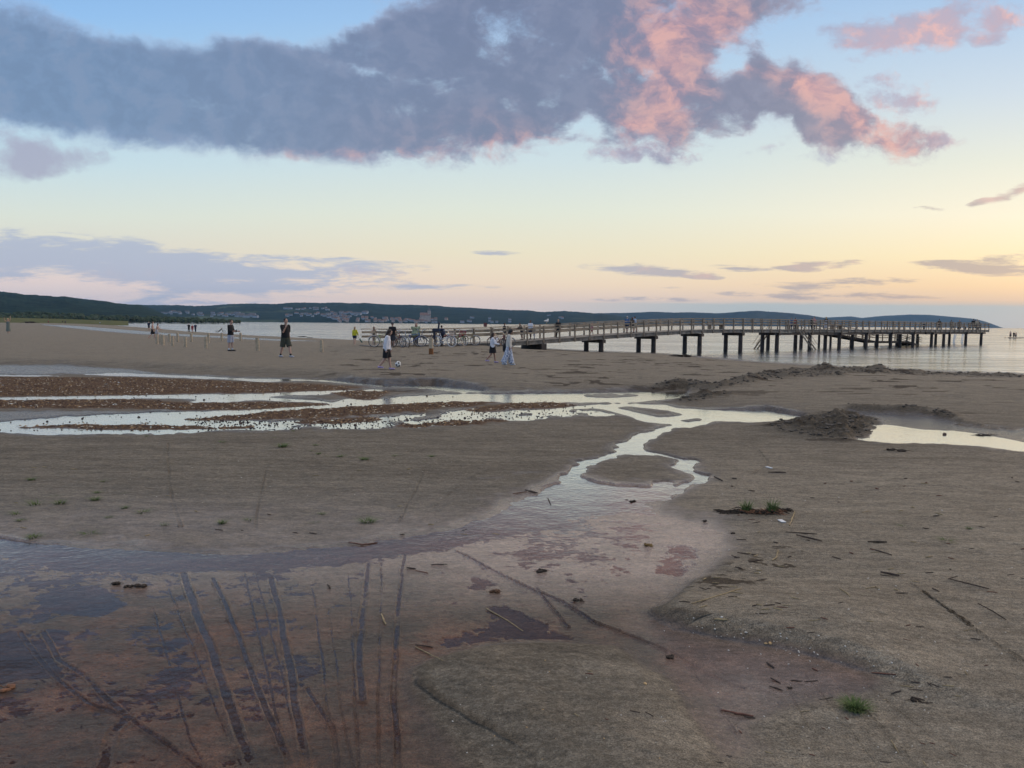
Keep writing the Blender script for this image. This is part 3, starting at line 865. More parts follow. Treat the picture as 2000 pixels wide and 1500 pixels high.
t.l.new(t.math('ADD', t.smooth(aw, 0.0, .8, .25, .38), t.math('MULTIPLY', t.attr('film_sheen'), 1.5)), b.inputs['Specular IOR Level'])
bmp = t.node('ShaderNodeBump')
bmp.inputs['Distance'].default_value = 0.032
t.l.new(t.smooth(aw, .1, .9, 1.0, .55), bmp.inputs['Strength'])
rip = t.noise(t.vmath('MULTIPLY', pos, (0.5, 1.3, 1.0)), 9.0, 6, 0.7)
h = t.math('MULTIPLY_ADD', fin_n, .34, t.math('MULTIPLY', rip, 2.2))
h = t.math('MULTIPLY_ADD', mott2, .55, h)
rill = t.noise(t.vmath('MULTIPLY', pos, (0.45, 1.25, 1.0)), 30.0, 5, 0.7, 0.6)
h = t.math('MULTIPLY_ADD', t.math('MULTIPLY', rill, t.smooth(aw, .2, .8)), .55, h)
h = t.math('MULTIPLY_ADD', t.math('MULTIPLY', ag, t.noise(pos, 22.0, 4, 0.7)), 3.0, h)
h = t.math('MULTIPLY_ADD', t.math('MULTIPLY', ah, t.noise(pos, 7.0, 5, 0.7)), 3.5, h)
h = t.math('MULTIPLY_ADD', grn_n, .07, h)
t.l.new(h, bmp.inputs['Height'])
t.l.new(bmp.outputs[0], b.inputs['Normal'])
ground = obj('ground', gme, mg)
tag(ground, kind='structure')

ZG = Z
_lv = vs
_lx = xs


def ground_z(x, y):
    """height of the ground sheet above a place"""
    # project the place, taken at the stream level, back to the sheet's own grid
    d = RN.T @ np.array([x, y, ZW - EYE])
    px = 1000 + F * d[0] / -d[2]
    py = 750 - F * d[1] / -d[2]
    v = py - horizon(px)
    i = np.clip(np.searchsorted(_lv, v) - 1, 0, len(_lv) - 2)
    j = np.clip(np.searchsorted(_lx, px) - 1, 0, len(_lx) - 2)
    fy = min(max((v - _lv[i]) / (_lv[i + 1] - _lv[i]), 0), 1)
    fx = min(max((px - _lx[j]) / (_lx[j + 1] - _lx[j]), 0), 1)
    return float((ZG[i, j] * (1 - fx) + ZG[i, j + 1] * fx) * (1 - fy) + (ZG[i + 1, j] * (1 - fx) + ZG[i + 1, j + 1] * fx) * fy)


def on_ground(px, py, zmin=-9):
    """where the line of sight through a picture point meets the ground (or a given water level)"""
    d = ray(px, py)
    s = 2.0
    prev = s
    while s < 3000:
        z = EYE + d[2] * s
        g = max(ground_z(d[0] * s, d[1] * s), zmin)
        if z <= g:
            lo, hi = prev, s
            for _ in range(12):
                m = (lo + hi) / 2
                if EYE + d[2] * m <= max(ground_z(d[0] * m, d[1] * m), zmin):
                    hi = m
                else:
                    lo = m
            return Vector((d[0] * hi, d[1] * hi, max(ground_z(d[0] * hi, d[1] * hi), zmin)))
        prev = s
        s *= 1.008
    return Vector((d[0] * s, d[1] * s, 0))


# ---------------------------------------------------------------- water
def water_mat(name, scale, strength, dist, tint, rough, ior, stretch=(1, 1, 1), deep=None):
    m = bpy.data.materials.new(name)
    m.use_nodes = True
    t = NT(m.node_tree)
    t.n.clear()
    out = t.node('ShaderNodeOutputMaterial')
    geo = t.node('ShaderNodeNewGeometry')
    p = t.vmath('MULTIPLY', geo.outputs['Position'], stretch)
    bmp = t.node('ShaderNodeBump')
    bmp.inputs['Strength'].default_value = strength
    bmp.inputs['Distance'].default_value = dist
    n = t.noise(p, scale, 5, 0.6)
    n = t.math('MULTIPLY_ADD', t.noise(p, scale * .23, 3, 0.5), 1.6, n)
    t.l.new(n, bmp.inputs['Height'])
    gl = t.node('ShaderNodeBsdfGlossy')
    if deep is not None:
        bmp.inputs['Strength'].default_value = strength
        wind = t.noise(t.vmath('MULTIPLY', geo.outputs['Position'], (0.010, 0.10, 1.0)), 1.0, 5, 0.65)
        wind2 = t.noise(t.vmath('MULTIPLY', geo.outputs['Position'], (0.12, 0.9, 1.0)), 1.0, 4, 0.6)
        wfac_ = t.math('MULTIPLY', t.smooth(wind, .35, .62, .84, 1.0), t.smooth(wind2, .38, .58, .80, 1.0))  # ripple streaks painted as bands of dimmer reflection colour
        wc_ = t.node('ShaderNodeCombineColor')
        for k_ in range(3):
            t.l.new(wfac_, wc_.inputs[k_])
        t.l.new(wc_.outputs[0], gl.inputs['Color'])
    gl.inputs['Roughness'].default_value = rough
    t.l.new(bmp.outputs[0], gl.inputs['Normal'])
    fr = t.node('ShaderNodeFresnel')
    fr.inputs['IOR'].default_value = ior
    t.l.new(bmp.outputs[0], fr.inputs['Normal'])
    frp = t.math('MINIMUM', t.math('MULTIPLY', fr.outputs[0], t.smooth(fr.outputs[0], .12, .42, 1.0, 2.6)), .93)
    if deep is None:
        un = t.node('ShaderNodeBsdfTransparent')
        un.inputs['Color'].default_value = tint
    else:
        un = t.node('ShaderNodeBsdfDiffuse')
        un.inputs['Color'].default_value = deep
    mx = t.node('ShaderNodeMixShader')
    t.l.new(frp, mx.inputs[0])
    t.l.new(un.outputs[0], mx.inputs[1])
    t.l.new(gl.outputs[0], mx.inputs[2])
    t.l.new(mx.outputs[0], out.inputs[0])
    return m


m_stream = water_mat('stream_water', 16.0, .30, .010, (0.84, 0.76, 0.73, 1), 0.02, 1.33)
cols = np.concatenate([np.arange(-1600, 0, 80), np.arange(0, 2001, 20), np.arange(2080, 3600, 80)])
rows = []
for px in cols:
    l = float(np.interp(px, [-1600, 0, 250, 500, 620, 700, 800, 1000, 1300, 1500, 2000, 3600], [700, 705.5, 713, 725, 730, 736, 740, 745, 737, 748, 756, 800])) + 2.5
    a = onplane(px, l, ZW)
    bb = onplane(px, horizon(px) + 1780, ZW)
    rows.append((a, bb))
sv = [p for r in rows for p in r]
sf = [(2 * i, 2 * i + 1, 2 * i + 3, 2 * i + 2) for i in range(len(rows) - 1)]
tag(obj('stream_water', np_mesh('stream_water', sv, sf), m_stream), kind='structure')
m_sea = water_mat('sea_water', 1.3, .75, .12, None, 0.09, 1.45, (0.55, 1.0, 1.0), deep=(0.035, 0.045, 0.055, 1))
XE, YE = 9700.0, 9700.0
sea = obj('sea_water', np_mesh('sea_water', [(-XE, 20, SEA), (XE, 20, SEA), (XE, YE, SEA), (-XE, YE, SEA)], [(0, 1, 2, 3)]), m_sea)
tag(sea, kind='structure')

# ---------------------------------------------------------------- hills


def prof(pts, x):
    return np.interp(x, [p[0] for p in pts], [p[1] for p in pts])


PA = [(-1500, 560), (-600, 545), (-200, 560), (0, 569.3), (30, 572), (52, 576), (72, 576), (81, 578), (96, 577.7), (111, 580), (130, 578.8), (150, 582.5), (183, 586), (210, 588.5), (225, 592), (252, 594.5), (274, 596), (290, 600), (308, 607), (330, 616), (350, 622), (372, 626)]
PB = [(200, 596), (262, 595), (297, 596), (350, 596), (385, 598), (410, 597), (450, 594), (487, 593), (537, 594), (575, 591), (625, 592), (655, 591), (687, 592.5), (712, 592), (745, 594), (760, 595), (805, 595.5), (850, 597), (880, 600), (916, 601), (960, 604), (1000, 606), (1030, 606), (1055, 609.5), (1100, 607.5), (1130, 609.5), (1160, 612), (1200, 616), (1260, 625), (1330, 636)]
PC = [(900, 612), (1000, 611), (1130, 612), (1160, 612), (1225, 611), (1275, 609), (1312, 610.5), (1350, 610), (1400, 612), (1440, 609), (1475, 607), (1498, 608.7), (1540, 611.5), (1575, 615.4), (1603, 620.3), (1640, 628), (1700, 637.5)]
PD = [(1500, 622), (1603, 620.3), (1624, 619.6), (1659, 618), (1680, 621), (1720, 617), (1774, 614.4), (1810, 615), (1840, 617.6), (1870, 620), (1900, 623), (1920, 628), (1940, 635), (1953, 639.8)]


def hill_mat(name, c1, c2, field, fs, famt):
    m, t, b = new_mat(name)
    geo = t.node('ShaderNodeNewGeometry')
    p = geo.outputs['Position']
    n = t.noise(p, fs, 5, 0.7)
    col = t.mix(t.smooth(n, .35, .65), c1, c2)
    fn = t.noise(t.vmath('MULTIPLY', p, (1.0, 0.8, 3.0)), fs * .11, 3, 0.5)
    col = t.mix(t.smooth(fn, .60, .66, 0, famt), col, field)
    t.l.new(col, b.inputs['Base Color'])
    b.inputs['Roughness'].default_value = 1.0
    b.inputs['Specular IOR Level'].default_value = 0.05
    return m


def ridge_hill(name, pts, D0, D1, mat, jag, x0, x1, step=2.5, rows=26, seed=1, power=.75):
    X = np.arange(x0, x1 + step, step)
    top = prof(pts, X) - (631.8 + 0.00874 * (X - 1000))
    hv = -top + jag * fbm_np(X, X * 0 + seed, 0.22, 4, seed, .7) * (top < -1.5)
    V = []
    n = len(X)
    for k in range(rows + 6):
        t = k / (rows - 1)
        if t <= 1:
            D = D0 + (D1 - D0) * t
            f = t ** power
        else:
            D = D1 * (1 + .06 * (k - rows + 1))
            f = max(1 - .22 * (k - rows + 1), 0)
        u = (X - 1000) / F
        az = np.arctan(u * 1.0)
        xx = D * np.tan(az)
        nn = fbm_np(X, X * 0 + k * 14.0, 0.05, 4, seed + 5, .6)
        ztop = EYE + hv / F * D1
        Hh = (ztop + 1.2) * f
        if t < 1:
            Hh = Hh * (1 + 0.16 * nn * (1 - t) * 4 * t)
        zz = Hh - 1.2 - (1.0 if k == 0 else 0)
        V.append(np.stack([xx, np.full(n, D), zz + 0 * xx], -1))
    V = np.array(V)
    idx = np.arange(V.shape[0] * n).reshape(V.shape[0], n)
    fq = np.stack([idx[:-1, :-1], idx[:-1, 1:], idx[1:, 1:], idx[1:, :-1]], -1).reshape(-1, 4)
    o = obj(name, np_mesh(name, V.reshape(-1, 3), fq), mat)
    tag(o, kind='structure')
    return V, X


mh1 = hill_mat('forest_near', (0.006, 0.015, 0.016, 1), (0.020, 0.040, 0.030, 1), (0.10, 0.12, 0.06, 1), .02, .25)
mh2 = hill_mat('forest_mid', (0.007, 0.018, 0.022, 1), (0.020, 0.038, 0.036, 1), (0.14, 0.17, 0.10, 1), .012, .6)
mh3 = hill_mat('forest_far', (0.014, 0.024, 0.032, 1), (0.022, 0.034, 0.042, 1), (0.08, 0.09, 0.07, 1), .008, .2)
VA, XA = ridge_hill('hills', PA, 950, 2100, mh1, 1.0, -1500, 372, seed=3)
VB, XB = ridge_hill('hills', PB, 2300, 3900, mh2, 1.0, 190, 1330, seed=8)
VC, XC = ridge_hill('hills', PC, 4200, 5600, mh3, .5, 900, 1700, seed=13)
VD, XD = ridge_hill('hills', PD, 6800, 8000, mh3, .35, 1500, 1953, seed=19)
# ---------------------------------------------------------------- materials for built things
_mats = {}


def cmat(name, rgb, rough=.8, var=.25, scale=30.0, metal=0.0, bump=0.0, stretch=(1, 1, 1)):
    key = name
    if key in _mats:
        return _mats[key]
    m, t, b = new_mat(name)
    tcn = t.node('ShaderNodeTexCoord')
    p = t.vmath('MULTIPLY', tcn.outputs['Object'], stretch)
    n = t.noise(p, scale, 4, 0.6)
    c1 = tuple(v * (1 - var) for v in rgb) + (1,)
    c2 = tuple(min(v * (1 + var), 1) for v in rgb) + (1,)
    t.l.new(t.mix(t.smooth(n, .3, .7), c1, c2), b.inputs['Base Color'])
    b.inputs['Roughness'].default_value = rough
    b.inputs['Metallic'].default_value = metal
    if bump:
        bp = t.node('ShaderNodeBump')
        bp.inputs['Strength'].default_value = bump
        bp.inputs['Distance'].default_value = 0.01
        t.l.new(n, bp.inputs['Height'])
        t.l.new(bp.outputs[0], b.inputs['Normal'])
    _mats[key] = m
    return m


M_wood = cmat('weathered_wood', (0.25, 0.20, 0.15), .85, .4, 3.0, bump=.4)
M_post = cmat('post_wood', (0.28, 0.215, 0.15), .85, .35, 4.0, bump=.4)
M_rail = cmat('rail_wood', (0.36, 0.27, 0.18), .8, .35, 2.0, bump=.3)
M_deck = cmat('deck_wood', (0.24, 0.21, 0.17), .85, .3, 2.5, bump=.3)
M_tar = cmat('tarred_wood', (0.048, 0.034, 0.026), .7, .5, 3.0, bump=.5)
M_pale = cmat('pale_peeled_wood', (0.42, 0.34, 0.23), .75, .25, 9.0, bump=.3)

# ---------------------------------------------------------------- the pier
_r = ray(925, 672)
PA0 = Vector((_r[0] / _r[1] * 52.0, 52.0))
_r = ray(1930, 655)
PB0 = Vector((_r[0] / _r[1] * 114.1, 114.1))
PSTEP = (PB0 - PA0) / 60.0
PE = PSTEP.normalized()
PN = Vector((-PE.y, PE.x))
PANG = math.atan2(PE.y, PE.x)


def deck_z(n):
    return float(np.interp(n, [-5, -2, 0, 3, 6, 10, 15, 17, 19, 60], [.21, .23, .28, .43, .64, .92, 1.20, 1.25, 1.28, 1.31]))


def pp(n, off=0.0, z=0.0):
    """place on the pier: n post spacings from the foot of the ramp, off metres across, z above the deck"""
    q = PA0 + PSTEP * n + PN * off
    return Vector((q.x, q.y, deck_z(n) + z))


def n_at(px, off=0.0):
    d = ray(px, 650)
    k = d[0] / d[1]
    # (A + S n + N off).x = k * (..).y
    A = PA0 + PN * off
    return (k * A.y - A.x) / (PSTEP.x - k * PSTEP.y)


pier = empty('pier', (PA0.x, PA0.y, 0), 0, 'long weathered wooden pier on dark tarred piles reaching out over the water', 'pier')


def onpier(o):
    o.parent = pier
    o.matrix_parent_inverse = pier.matrix_basis.inverted()
    return o


pier_inv = Matrix.Translation((-PA0.x, -PA0.y, 0))
WN, WN2 = 2.05, 5.2     # deck width, and width of the head


def strip(n0, n1, off0, off1, z0, z1, step=1.0):
    """a long board following the deck profile"""
    m = MB()
    ns = list(np.arange(n0, n1, step)) + [n1]
    for i, n in enumerate(ns):
        for (o, z) in ((off0, z0), (off1, z0), (off1, z1), (off0, z1)):
            m.v.append(tuple(pp(n, o, z)))
        if i:
            a = 4 * (i - 1)
            c = 4 * i
            for k in range(4):
                k2 = (k + 1) % 4
                m.f.append((a + k, c + k, c + k2, a + k2))
    m.f.append((0, 1, 2, 3))
    c = 4 * (len(ns) - 1)
    m.f.append((c + 3, c + 2, c + 1, c))
    return m


def padd(name, m, mat):
    o = obj(name, m.mesh(name), mat)
    o.data.transform(pier_inv)
    o.parent = pier
    return o


NS = -4.6
NE = 60.0
# deck laid as single planks so that gaps read at the edges
m = MB()
rotp = Matrix.Rotation(PANG, 3, 'Z')
nn = NS
while nn < NE:
    wdt = WN if nn < 45.5 else WN2
    sl = math.atan2(deck_z(nn + .5) - deck_z(nn - .5), 1.595)
    c = pp(nn, wdt / 2, -.02)
    m.box(c, (.265, wdt + .10, .045), rotp @ Matrix.Rotation(-sl, 3, 'Y'))
    nn += .17
padd('deck', m, M_deck)
padd('edge_beam', strip(NS, NE, .02, .09, -.30, -.045), M_wood)
padd('edge_beam', strip(NS, 45.5, WN - .09, WN - .02, -.30, -.045), M_wood)
padd('edge_beam', strip(45.5, NE, WN2 - .09, WN2 - .02, -.30, -.045), M_wood)
padd('under_beam', strip(4, NE, .55, .70, -.32, -.05), M_tar)
padd('under_beam', strip(4, NE, WN - .70, WN - .55, -.32, -.05), M_tar)
padd('lower_beam', strip(23.6, 46.0, .12, .34, -.56, -.33), M_tar)
padd('lower_beam', strip(46.4, 59.6, .12, .34, -.56, -.33), M_tar)
for side, off, a, bb in (('n', -.045, NS, NE), ('f', WN + .045, NS, 45.5), ('f', WN2 + .045, 45.5, NE)):
    padd('handrail', strip(a, bb, off - .06, off + .06, .985, 1.025), M_rail)
    io = off + (.062 if side == 'n' else -.062)
    padd('rail_board', strip(a, bb, io - .014, io + .014, .74, .87), M_rail)
    padd('rail_board', strip(a, bb, io - .014, io + .014, .47, .60), M_rail)
# head end rail
for z0, z1 in ((.985, 1.025), (.74, .87), (.47, .60)):
    m = MB()
    m.beam(pp(NE, 0, (z0 + z1) / 2), pp(NE, WN2, (z0 + z1) / 2), .05, z1 - z0)
    padd('rail_board', m, M_rail)
pm = MB()
pm.box((0, 0, 0), (.095, .095, 1.30))
post_me = pm.mesh('rail_post')
post_me.materials.append(M_post)
cnt = 0
posts = []
for side, offf in (('n', -.045), ('f', None)):
    for n in range(-4, 61):
        off = offf if side == 'n' else (WN + .045 if n < 46 else WN2 + .045)
        posts.append((n, off, side))
near_posts = [p for p in posts if p[2] == 'n'] + [p for p in posts if p[2] == 'f'][:33]
rest = [p for p in posts if p not in near_posts]
for n, off, side in near_posts:
    o = bpy.data.objects.new('rail_post', post_me)
    C.objects.link(o)
    o.parent = pier
    q = pp(n, off, .335)
    o.location = (q.x - PA0.x, q.y - PA0.y, q.z)
    o.rotation_euler = (0, 0, PANG)
m = MB()
for n, off, side in rest:
    m.box(pp(n, off, .335), (.095, .095, 1.30), rotp)
for k in range(1, 4):
    m.box(pp(NE, WN2 * k / 4, .335), (.095, .095, 1.30), rotp)
o = padd('rail_posts_far', m, M_post)
o.name = 'rail_post_row'
o['kind'] = 'stuff'
# bents: a cap beam on two piles
def pile(n, off, r=.20):
    q = pp(n, off)
    return MB().tube([(q.x, q.y, -2.3), (q.x, q.y, -.5), (q.x, q.y, deck_z(n) - .58)], [r * 1.03, r, r * .95], 14)
def cap(n, o0, o1, dz=0):
    a = pp(n, o0, -.45 + dz)
    c = pp(n, o1, -.45 + dz)
    return MB().beam(a, c, .36, .26)
for n in range(4, 45, 4):
    if n > 4:
        padd('pile', pile(n, .22), M_tar)
        padd('pile', pile(n, WN - .22), M_tar)
        padd('cap_beam', cap(n, -.10, WN + .12), M_tar)
    else:
        padd('footing', MB().beam(pp(4, -.1, -.55), pp(4, WN + .1, -.55), .5, .5), M_tar)
for n, off in ((47.6, .22), (50.1, .22), (55, .22), (58.7, .22), (48, WN2 - .4), (52, WN2 - .4), (56, WN2 - .4), (59.2, WN2 - .4), (25.5, WN + .6), (30, WN + .9)):
    padd('pile', pile(n, off, .19), M_tar)
for n in (47.6, 51, 55, 58.7):
    padd('cap_beam', cap(n, -.1, WN2 + .1, -.02), M_tar)


# ladders
def ladder(name, top, bot, width, mat, label, rungs=9, rail=True, side=None):
    L = empty(name, bot, 0, label, 'ladder')
    top, bot = Vector(top), Vector(bot)
    s = Vector(side) if side else Vector((PE.x, PE.y, 0))
    for k in (-.5, .5):
        MB().beam(Vector((0, 0, 0)) + s * width * k, top - bot + s * width * k, .07, .12).build('stringer', mat, L)
        if rail:
            MB().tube([Vector((0, 0, .75)) + s * width * k, top - bot + Vector((0, 0, .8)) + s * width * k], .022, 6).build('handrail', mat, L)
    for i in range(rungs):
        q = (top - bot) * ((i + .5) / rungs)
        MB().beam(q - s * width * .5, q + s * width * .5, .10, .035).build('rung', mat, L)
    return L


ladder('ladder', pp(26.2, -.20, .02), Vector((*pp(27.3, -1.1).xy, -1.0)), .62, M_post, 'wooden bathing ladder leaning off the near side of the pier into the water')
ladder('ladder', pp(25.2, WN + .2, 0), Vector((*pp(24.3, WN + 1.0).xy, -1.0)), .62, M_post, 'wooden bathing ladder on the far side of the pier, seen between two piles')
M_steel = cmat('steel', (0.62, 0.62, 0.60), .35, .1, 10, metal=.8)
for px, w_ in ((1868.5, 'left'), (1884.0, 'right')):
    n = n_at(px, WN2)
    ladder('steel_ladder', pp(n, WN2 + .1, .0), Vector((*pp(n, WN2 + .35).xy, -1.0)), .5, M_steel, f'thin steel ladder hanging under the pier head, {w_} one of the pair', 7, False)

# low ramp to the water behind the pier
n0, n1_, n2_, n3_ = n_at(1598, 3.6), n_at(1700, 3.6), n_at(1762, 3.6), n_at(1790, 3.6)
ramp = empty('bathing_ramp', (*pp(n1_, 3.6).xy, 0), 0, 'low railed ramp sloping down into the water behind the pier', 'ramp')
rinv = Matrix.Translation((-ramp.location.x, -ramp.location.y, 0))


def radd(name, m, mat):
    o = obj(name, m.mesh(name), mat)
    o.data.transform(rinv)
    o.parent = ramp
    return o


def rz_(n):
    return float(np.interp(n, [n0, n1_, n2_, n3_], [1.05, -.18, -.25, -.85]))


def rp(n, off, z):
    q = pp(n, off)
    return Vector((q.x, q.y, rz_(n) + z))


for off in (2.8, 4.4):
    for z in (-.12, .45, .72, 1.0):
        for a, c in ((n0, n1_), (n1_, n2_), (n2_, n3_)):
            radd('side_beam' if z < 0 else 'rail', MB().beam(rp(a, off, z), rp(c, off, z), .06, .22 if z < 0 else .07), M_tar if z < 0 else M_post)
    k = n0
    while k < n3_:
        radd('rail_post', MB().box(rp(k, off, .4), (.09, .09, 1.25), rotp), M_post)
        k += 1.15
for a, c in ((n0, n1_), (n1_, n2_), (n2_, n3_)):
    radd('deck', MB().beam(rp(a, 3.6, 0), rp(c, 3.6, 0), 1.6, .06), M_deck)
for k in (n0 + 1, (n0 + n1_) / 2, n1_, n2_):
    for off in (2.9, 4.3):
        q = rp(k, off, 0)
        radd('pile', MB().tube([(q.x, q.y, -2), (q.x, q.y, q.z - .1)], .13, 10), M_tar)


def bench(n, off, L, label, back=True, flip=False):
    q = pp(n, off, 0)
    B = empty('bench', q, PANG + (math.pi if flip else 0), label, 'bench')
    MB().box((0, 0, .44), (L, .42, .05)).build('seat', M_wood, B)
    for s in (-1, 1):
        MB().box((s * (L / 2 - .08), 0, .21), (.09, .40, .41)).build('leg', M_post, B)
    if back:
        m = MB()
        m.box((0, .22, .62), (L, .035, .10))
        m.box((0, .24, .78), (L, .035, .10))
        m.build('backrest', M_wood, B)
        for s in (-1, 1):
            MB().box((s * (L / 2 - .2), .27, .64), (.06, .04, .42)).build('back_post', M_post, B)
    return B


bench(n_at(1397, 1.6), 1.6, 2.0, 'brown wooden bench with slatted middle at the top of the pier ramp')
bench(n_at(1548, 1.6), 1.6, 1.8, 'wooden bench behind the bathing ladder with two people beside it')
bench(n_at(1633, 1.6), 1.6, 2.0, 'wooden bench on the outer pier just right of the woman in a pale skirt')
bench(n_at(1878, 4.3), 4.3, 2.6, 'wide bench with solid back on the pier head between two gaps in the rail')
# lamp box and gull on the rail
q = pp(n_at(948.5, WN), WN + .045, 1.0)
lb = empty('rail_box', q, PANG, 'small dark red box on top of a rail post near the foot of the ramp', 'box')
M_red = cmat('red_paint', (0.13, 0.035, 0.035), .5, .2)
MB().box((0, 0, .17), (.20, .14, .24)).build('housing', M_red, lb)
MB().box((0, 0, .305), (.24, .18, .03)).build('lid', M_red, lb)
MB().box((0, 0, .03), (.05, .05, .06)).build('stem', M_tar, lb)
q = pp(n_at(1068, WN), WN + .045, 1.025)
gl_ = empty('gull', q, PANG, 'white gull standing on the rail of the ramp', 'bird')
mb = MB()
mb.blob((0, 0, .24), (.19, .085, .09), 10, 8)
mb.blob((.15, 0, .36), (.06, .05, .055), 8, 6)
mb.tube([(.10, 0, .26), (.15, 0, .36)], [.06, .045], 8)
mb.tube([(-.12, 0, .25), (-.30, 0, .24)], [.05, .01], 6)
mb.build('body', cmat('gull_white', (.7, .7, .68), .8, .05), gl_, True)
mb = MB()
mb.tube([(.19, 0, .355), (.26, 0, .345)], [.014, .004], 5)
mb.build('beak', cmat('beak', (.6, .4, .05), .6), gl_)
for s in (-1, 1):
    MB().tube([(0, s * .03, .17), (0, s * .03, 0.0)], .006, 5).build('leg', cmat('beak', (.6, .4, .05), .6), gl_)
# ---------------------------------------------------------------- people


def capsule(m, a, ra, b, rb, n=10, flat0=False, flat1=False, sy=1.0):
    a = Vector(a)
    b = Vector(b)
    d = b - a
    L = d.length
    if L < 1e-6:
        d = Vector((0, 0, 1e-4))
        b = a + d
        L = 1e-4
    d = d / L
    pts, rs = [], []
    if not flat0:
        for k in (0, 1, 2):
            t = math.pi / 2 * (1 - k / 3)
            pts.append(a - d * ra * math.sin(t))
            rs.append(max(ra * math.cos(t), ra * .08))
    pts.append(a)
    rs.append(ra)
    pts.append(b)
    rs.append(rb)
    if not flat1:
        for k in (1, 2, 3):
            t = math.pi / 2 * k / 3
            pts.append(b + d * rb * math.sin(t))
            rs.append(max(rb * math.cos(t), rb * .08))
    base = len(m.v)
    m.tube(pts, rs, n)
    if sy != 1.0:      # widen sideways (local y)
        cy = (a.y + b.y) / 2
        for i in range(base, len(m.v)):
            v = m.v[i]
            m.v[i] = (v[0], cy + (v[1] - cy) * sy, v[2])
    return m


def fused(name, m, mat, parent, voxel, smooth=2):
    """join overlapping solids into one continuous skin"""
    me = m.mesh(name + '_tmp')
    o = bpy.data.objects.new(name + '_tmp', me)
    C.objects.link(o)
    rm = o.modifiers.new('r', 'REMESH')
    rm.mode = 'VOXEL'
    rm.voxel_size = voxel
    sm = o.modifiers.new('s', 'SMOOTH')
    sm.factor = .5
    sm.iterations = smooth
    dg = bpy.context.evaluated_depsgraph_get()
    out = bpy.data.meshes.new_from_object(o.evaluated_get(dg))
    bpy.data.objects.remove(o)
    bpy.data.meshes.remove(me)
    out.name = name
    out.polygons.foreach_set('use_smooth', [True] * len(out.polygons))
    return obj(name, out, mat, parent)


def skinm(k=0):
    cols = [(.42, .24, .17), (.48, .29, .21), (.33, .19, .13), (.16, .09, .06)]
    return cmat(f'skin_{k}', cols[k], .6, .08, 12)


def cloth(name, rgb, rough=.95, var=.15, scale=25):
    return cmat('cloth_' + name, rgb, rough, var, scale, bump=.3)


HAIR = {'brown': (.035, .02, .012), 'black': (.012, .010, .010), 'auburn': (.11, .03, .015), 'blond': (.34, .22, .10), 'grey': (.40, .39, .38)}
CLO = {'black': (.012, .012, .014), 'charcoal': (.04, .04, .045), 'white': (.66, .66, .68), 'cream': (.58, .55, .48), 'greyshort': (.36, .37, .42), 'olive': (.060, .062, .042),
       'yellow': (.55, .50, .03), 'blue': (.06, .12, .24), 'denim': (.07, .11, .19), 'lightblue': (.30, .40, .55), 'red': (.30, .05, .05), 'pink': (.50, .22, .22), 'greygreen': (.16, .18, .15),
       'tan': (.34, .29, .21), 'lilac': (.36, .28, .46), 'sandal': (.08, .07, .06), 'beige': (.45, .38, .28), 'navy': (.02, .025, .05), 'palegrey': (.40, .40, .42)}


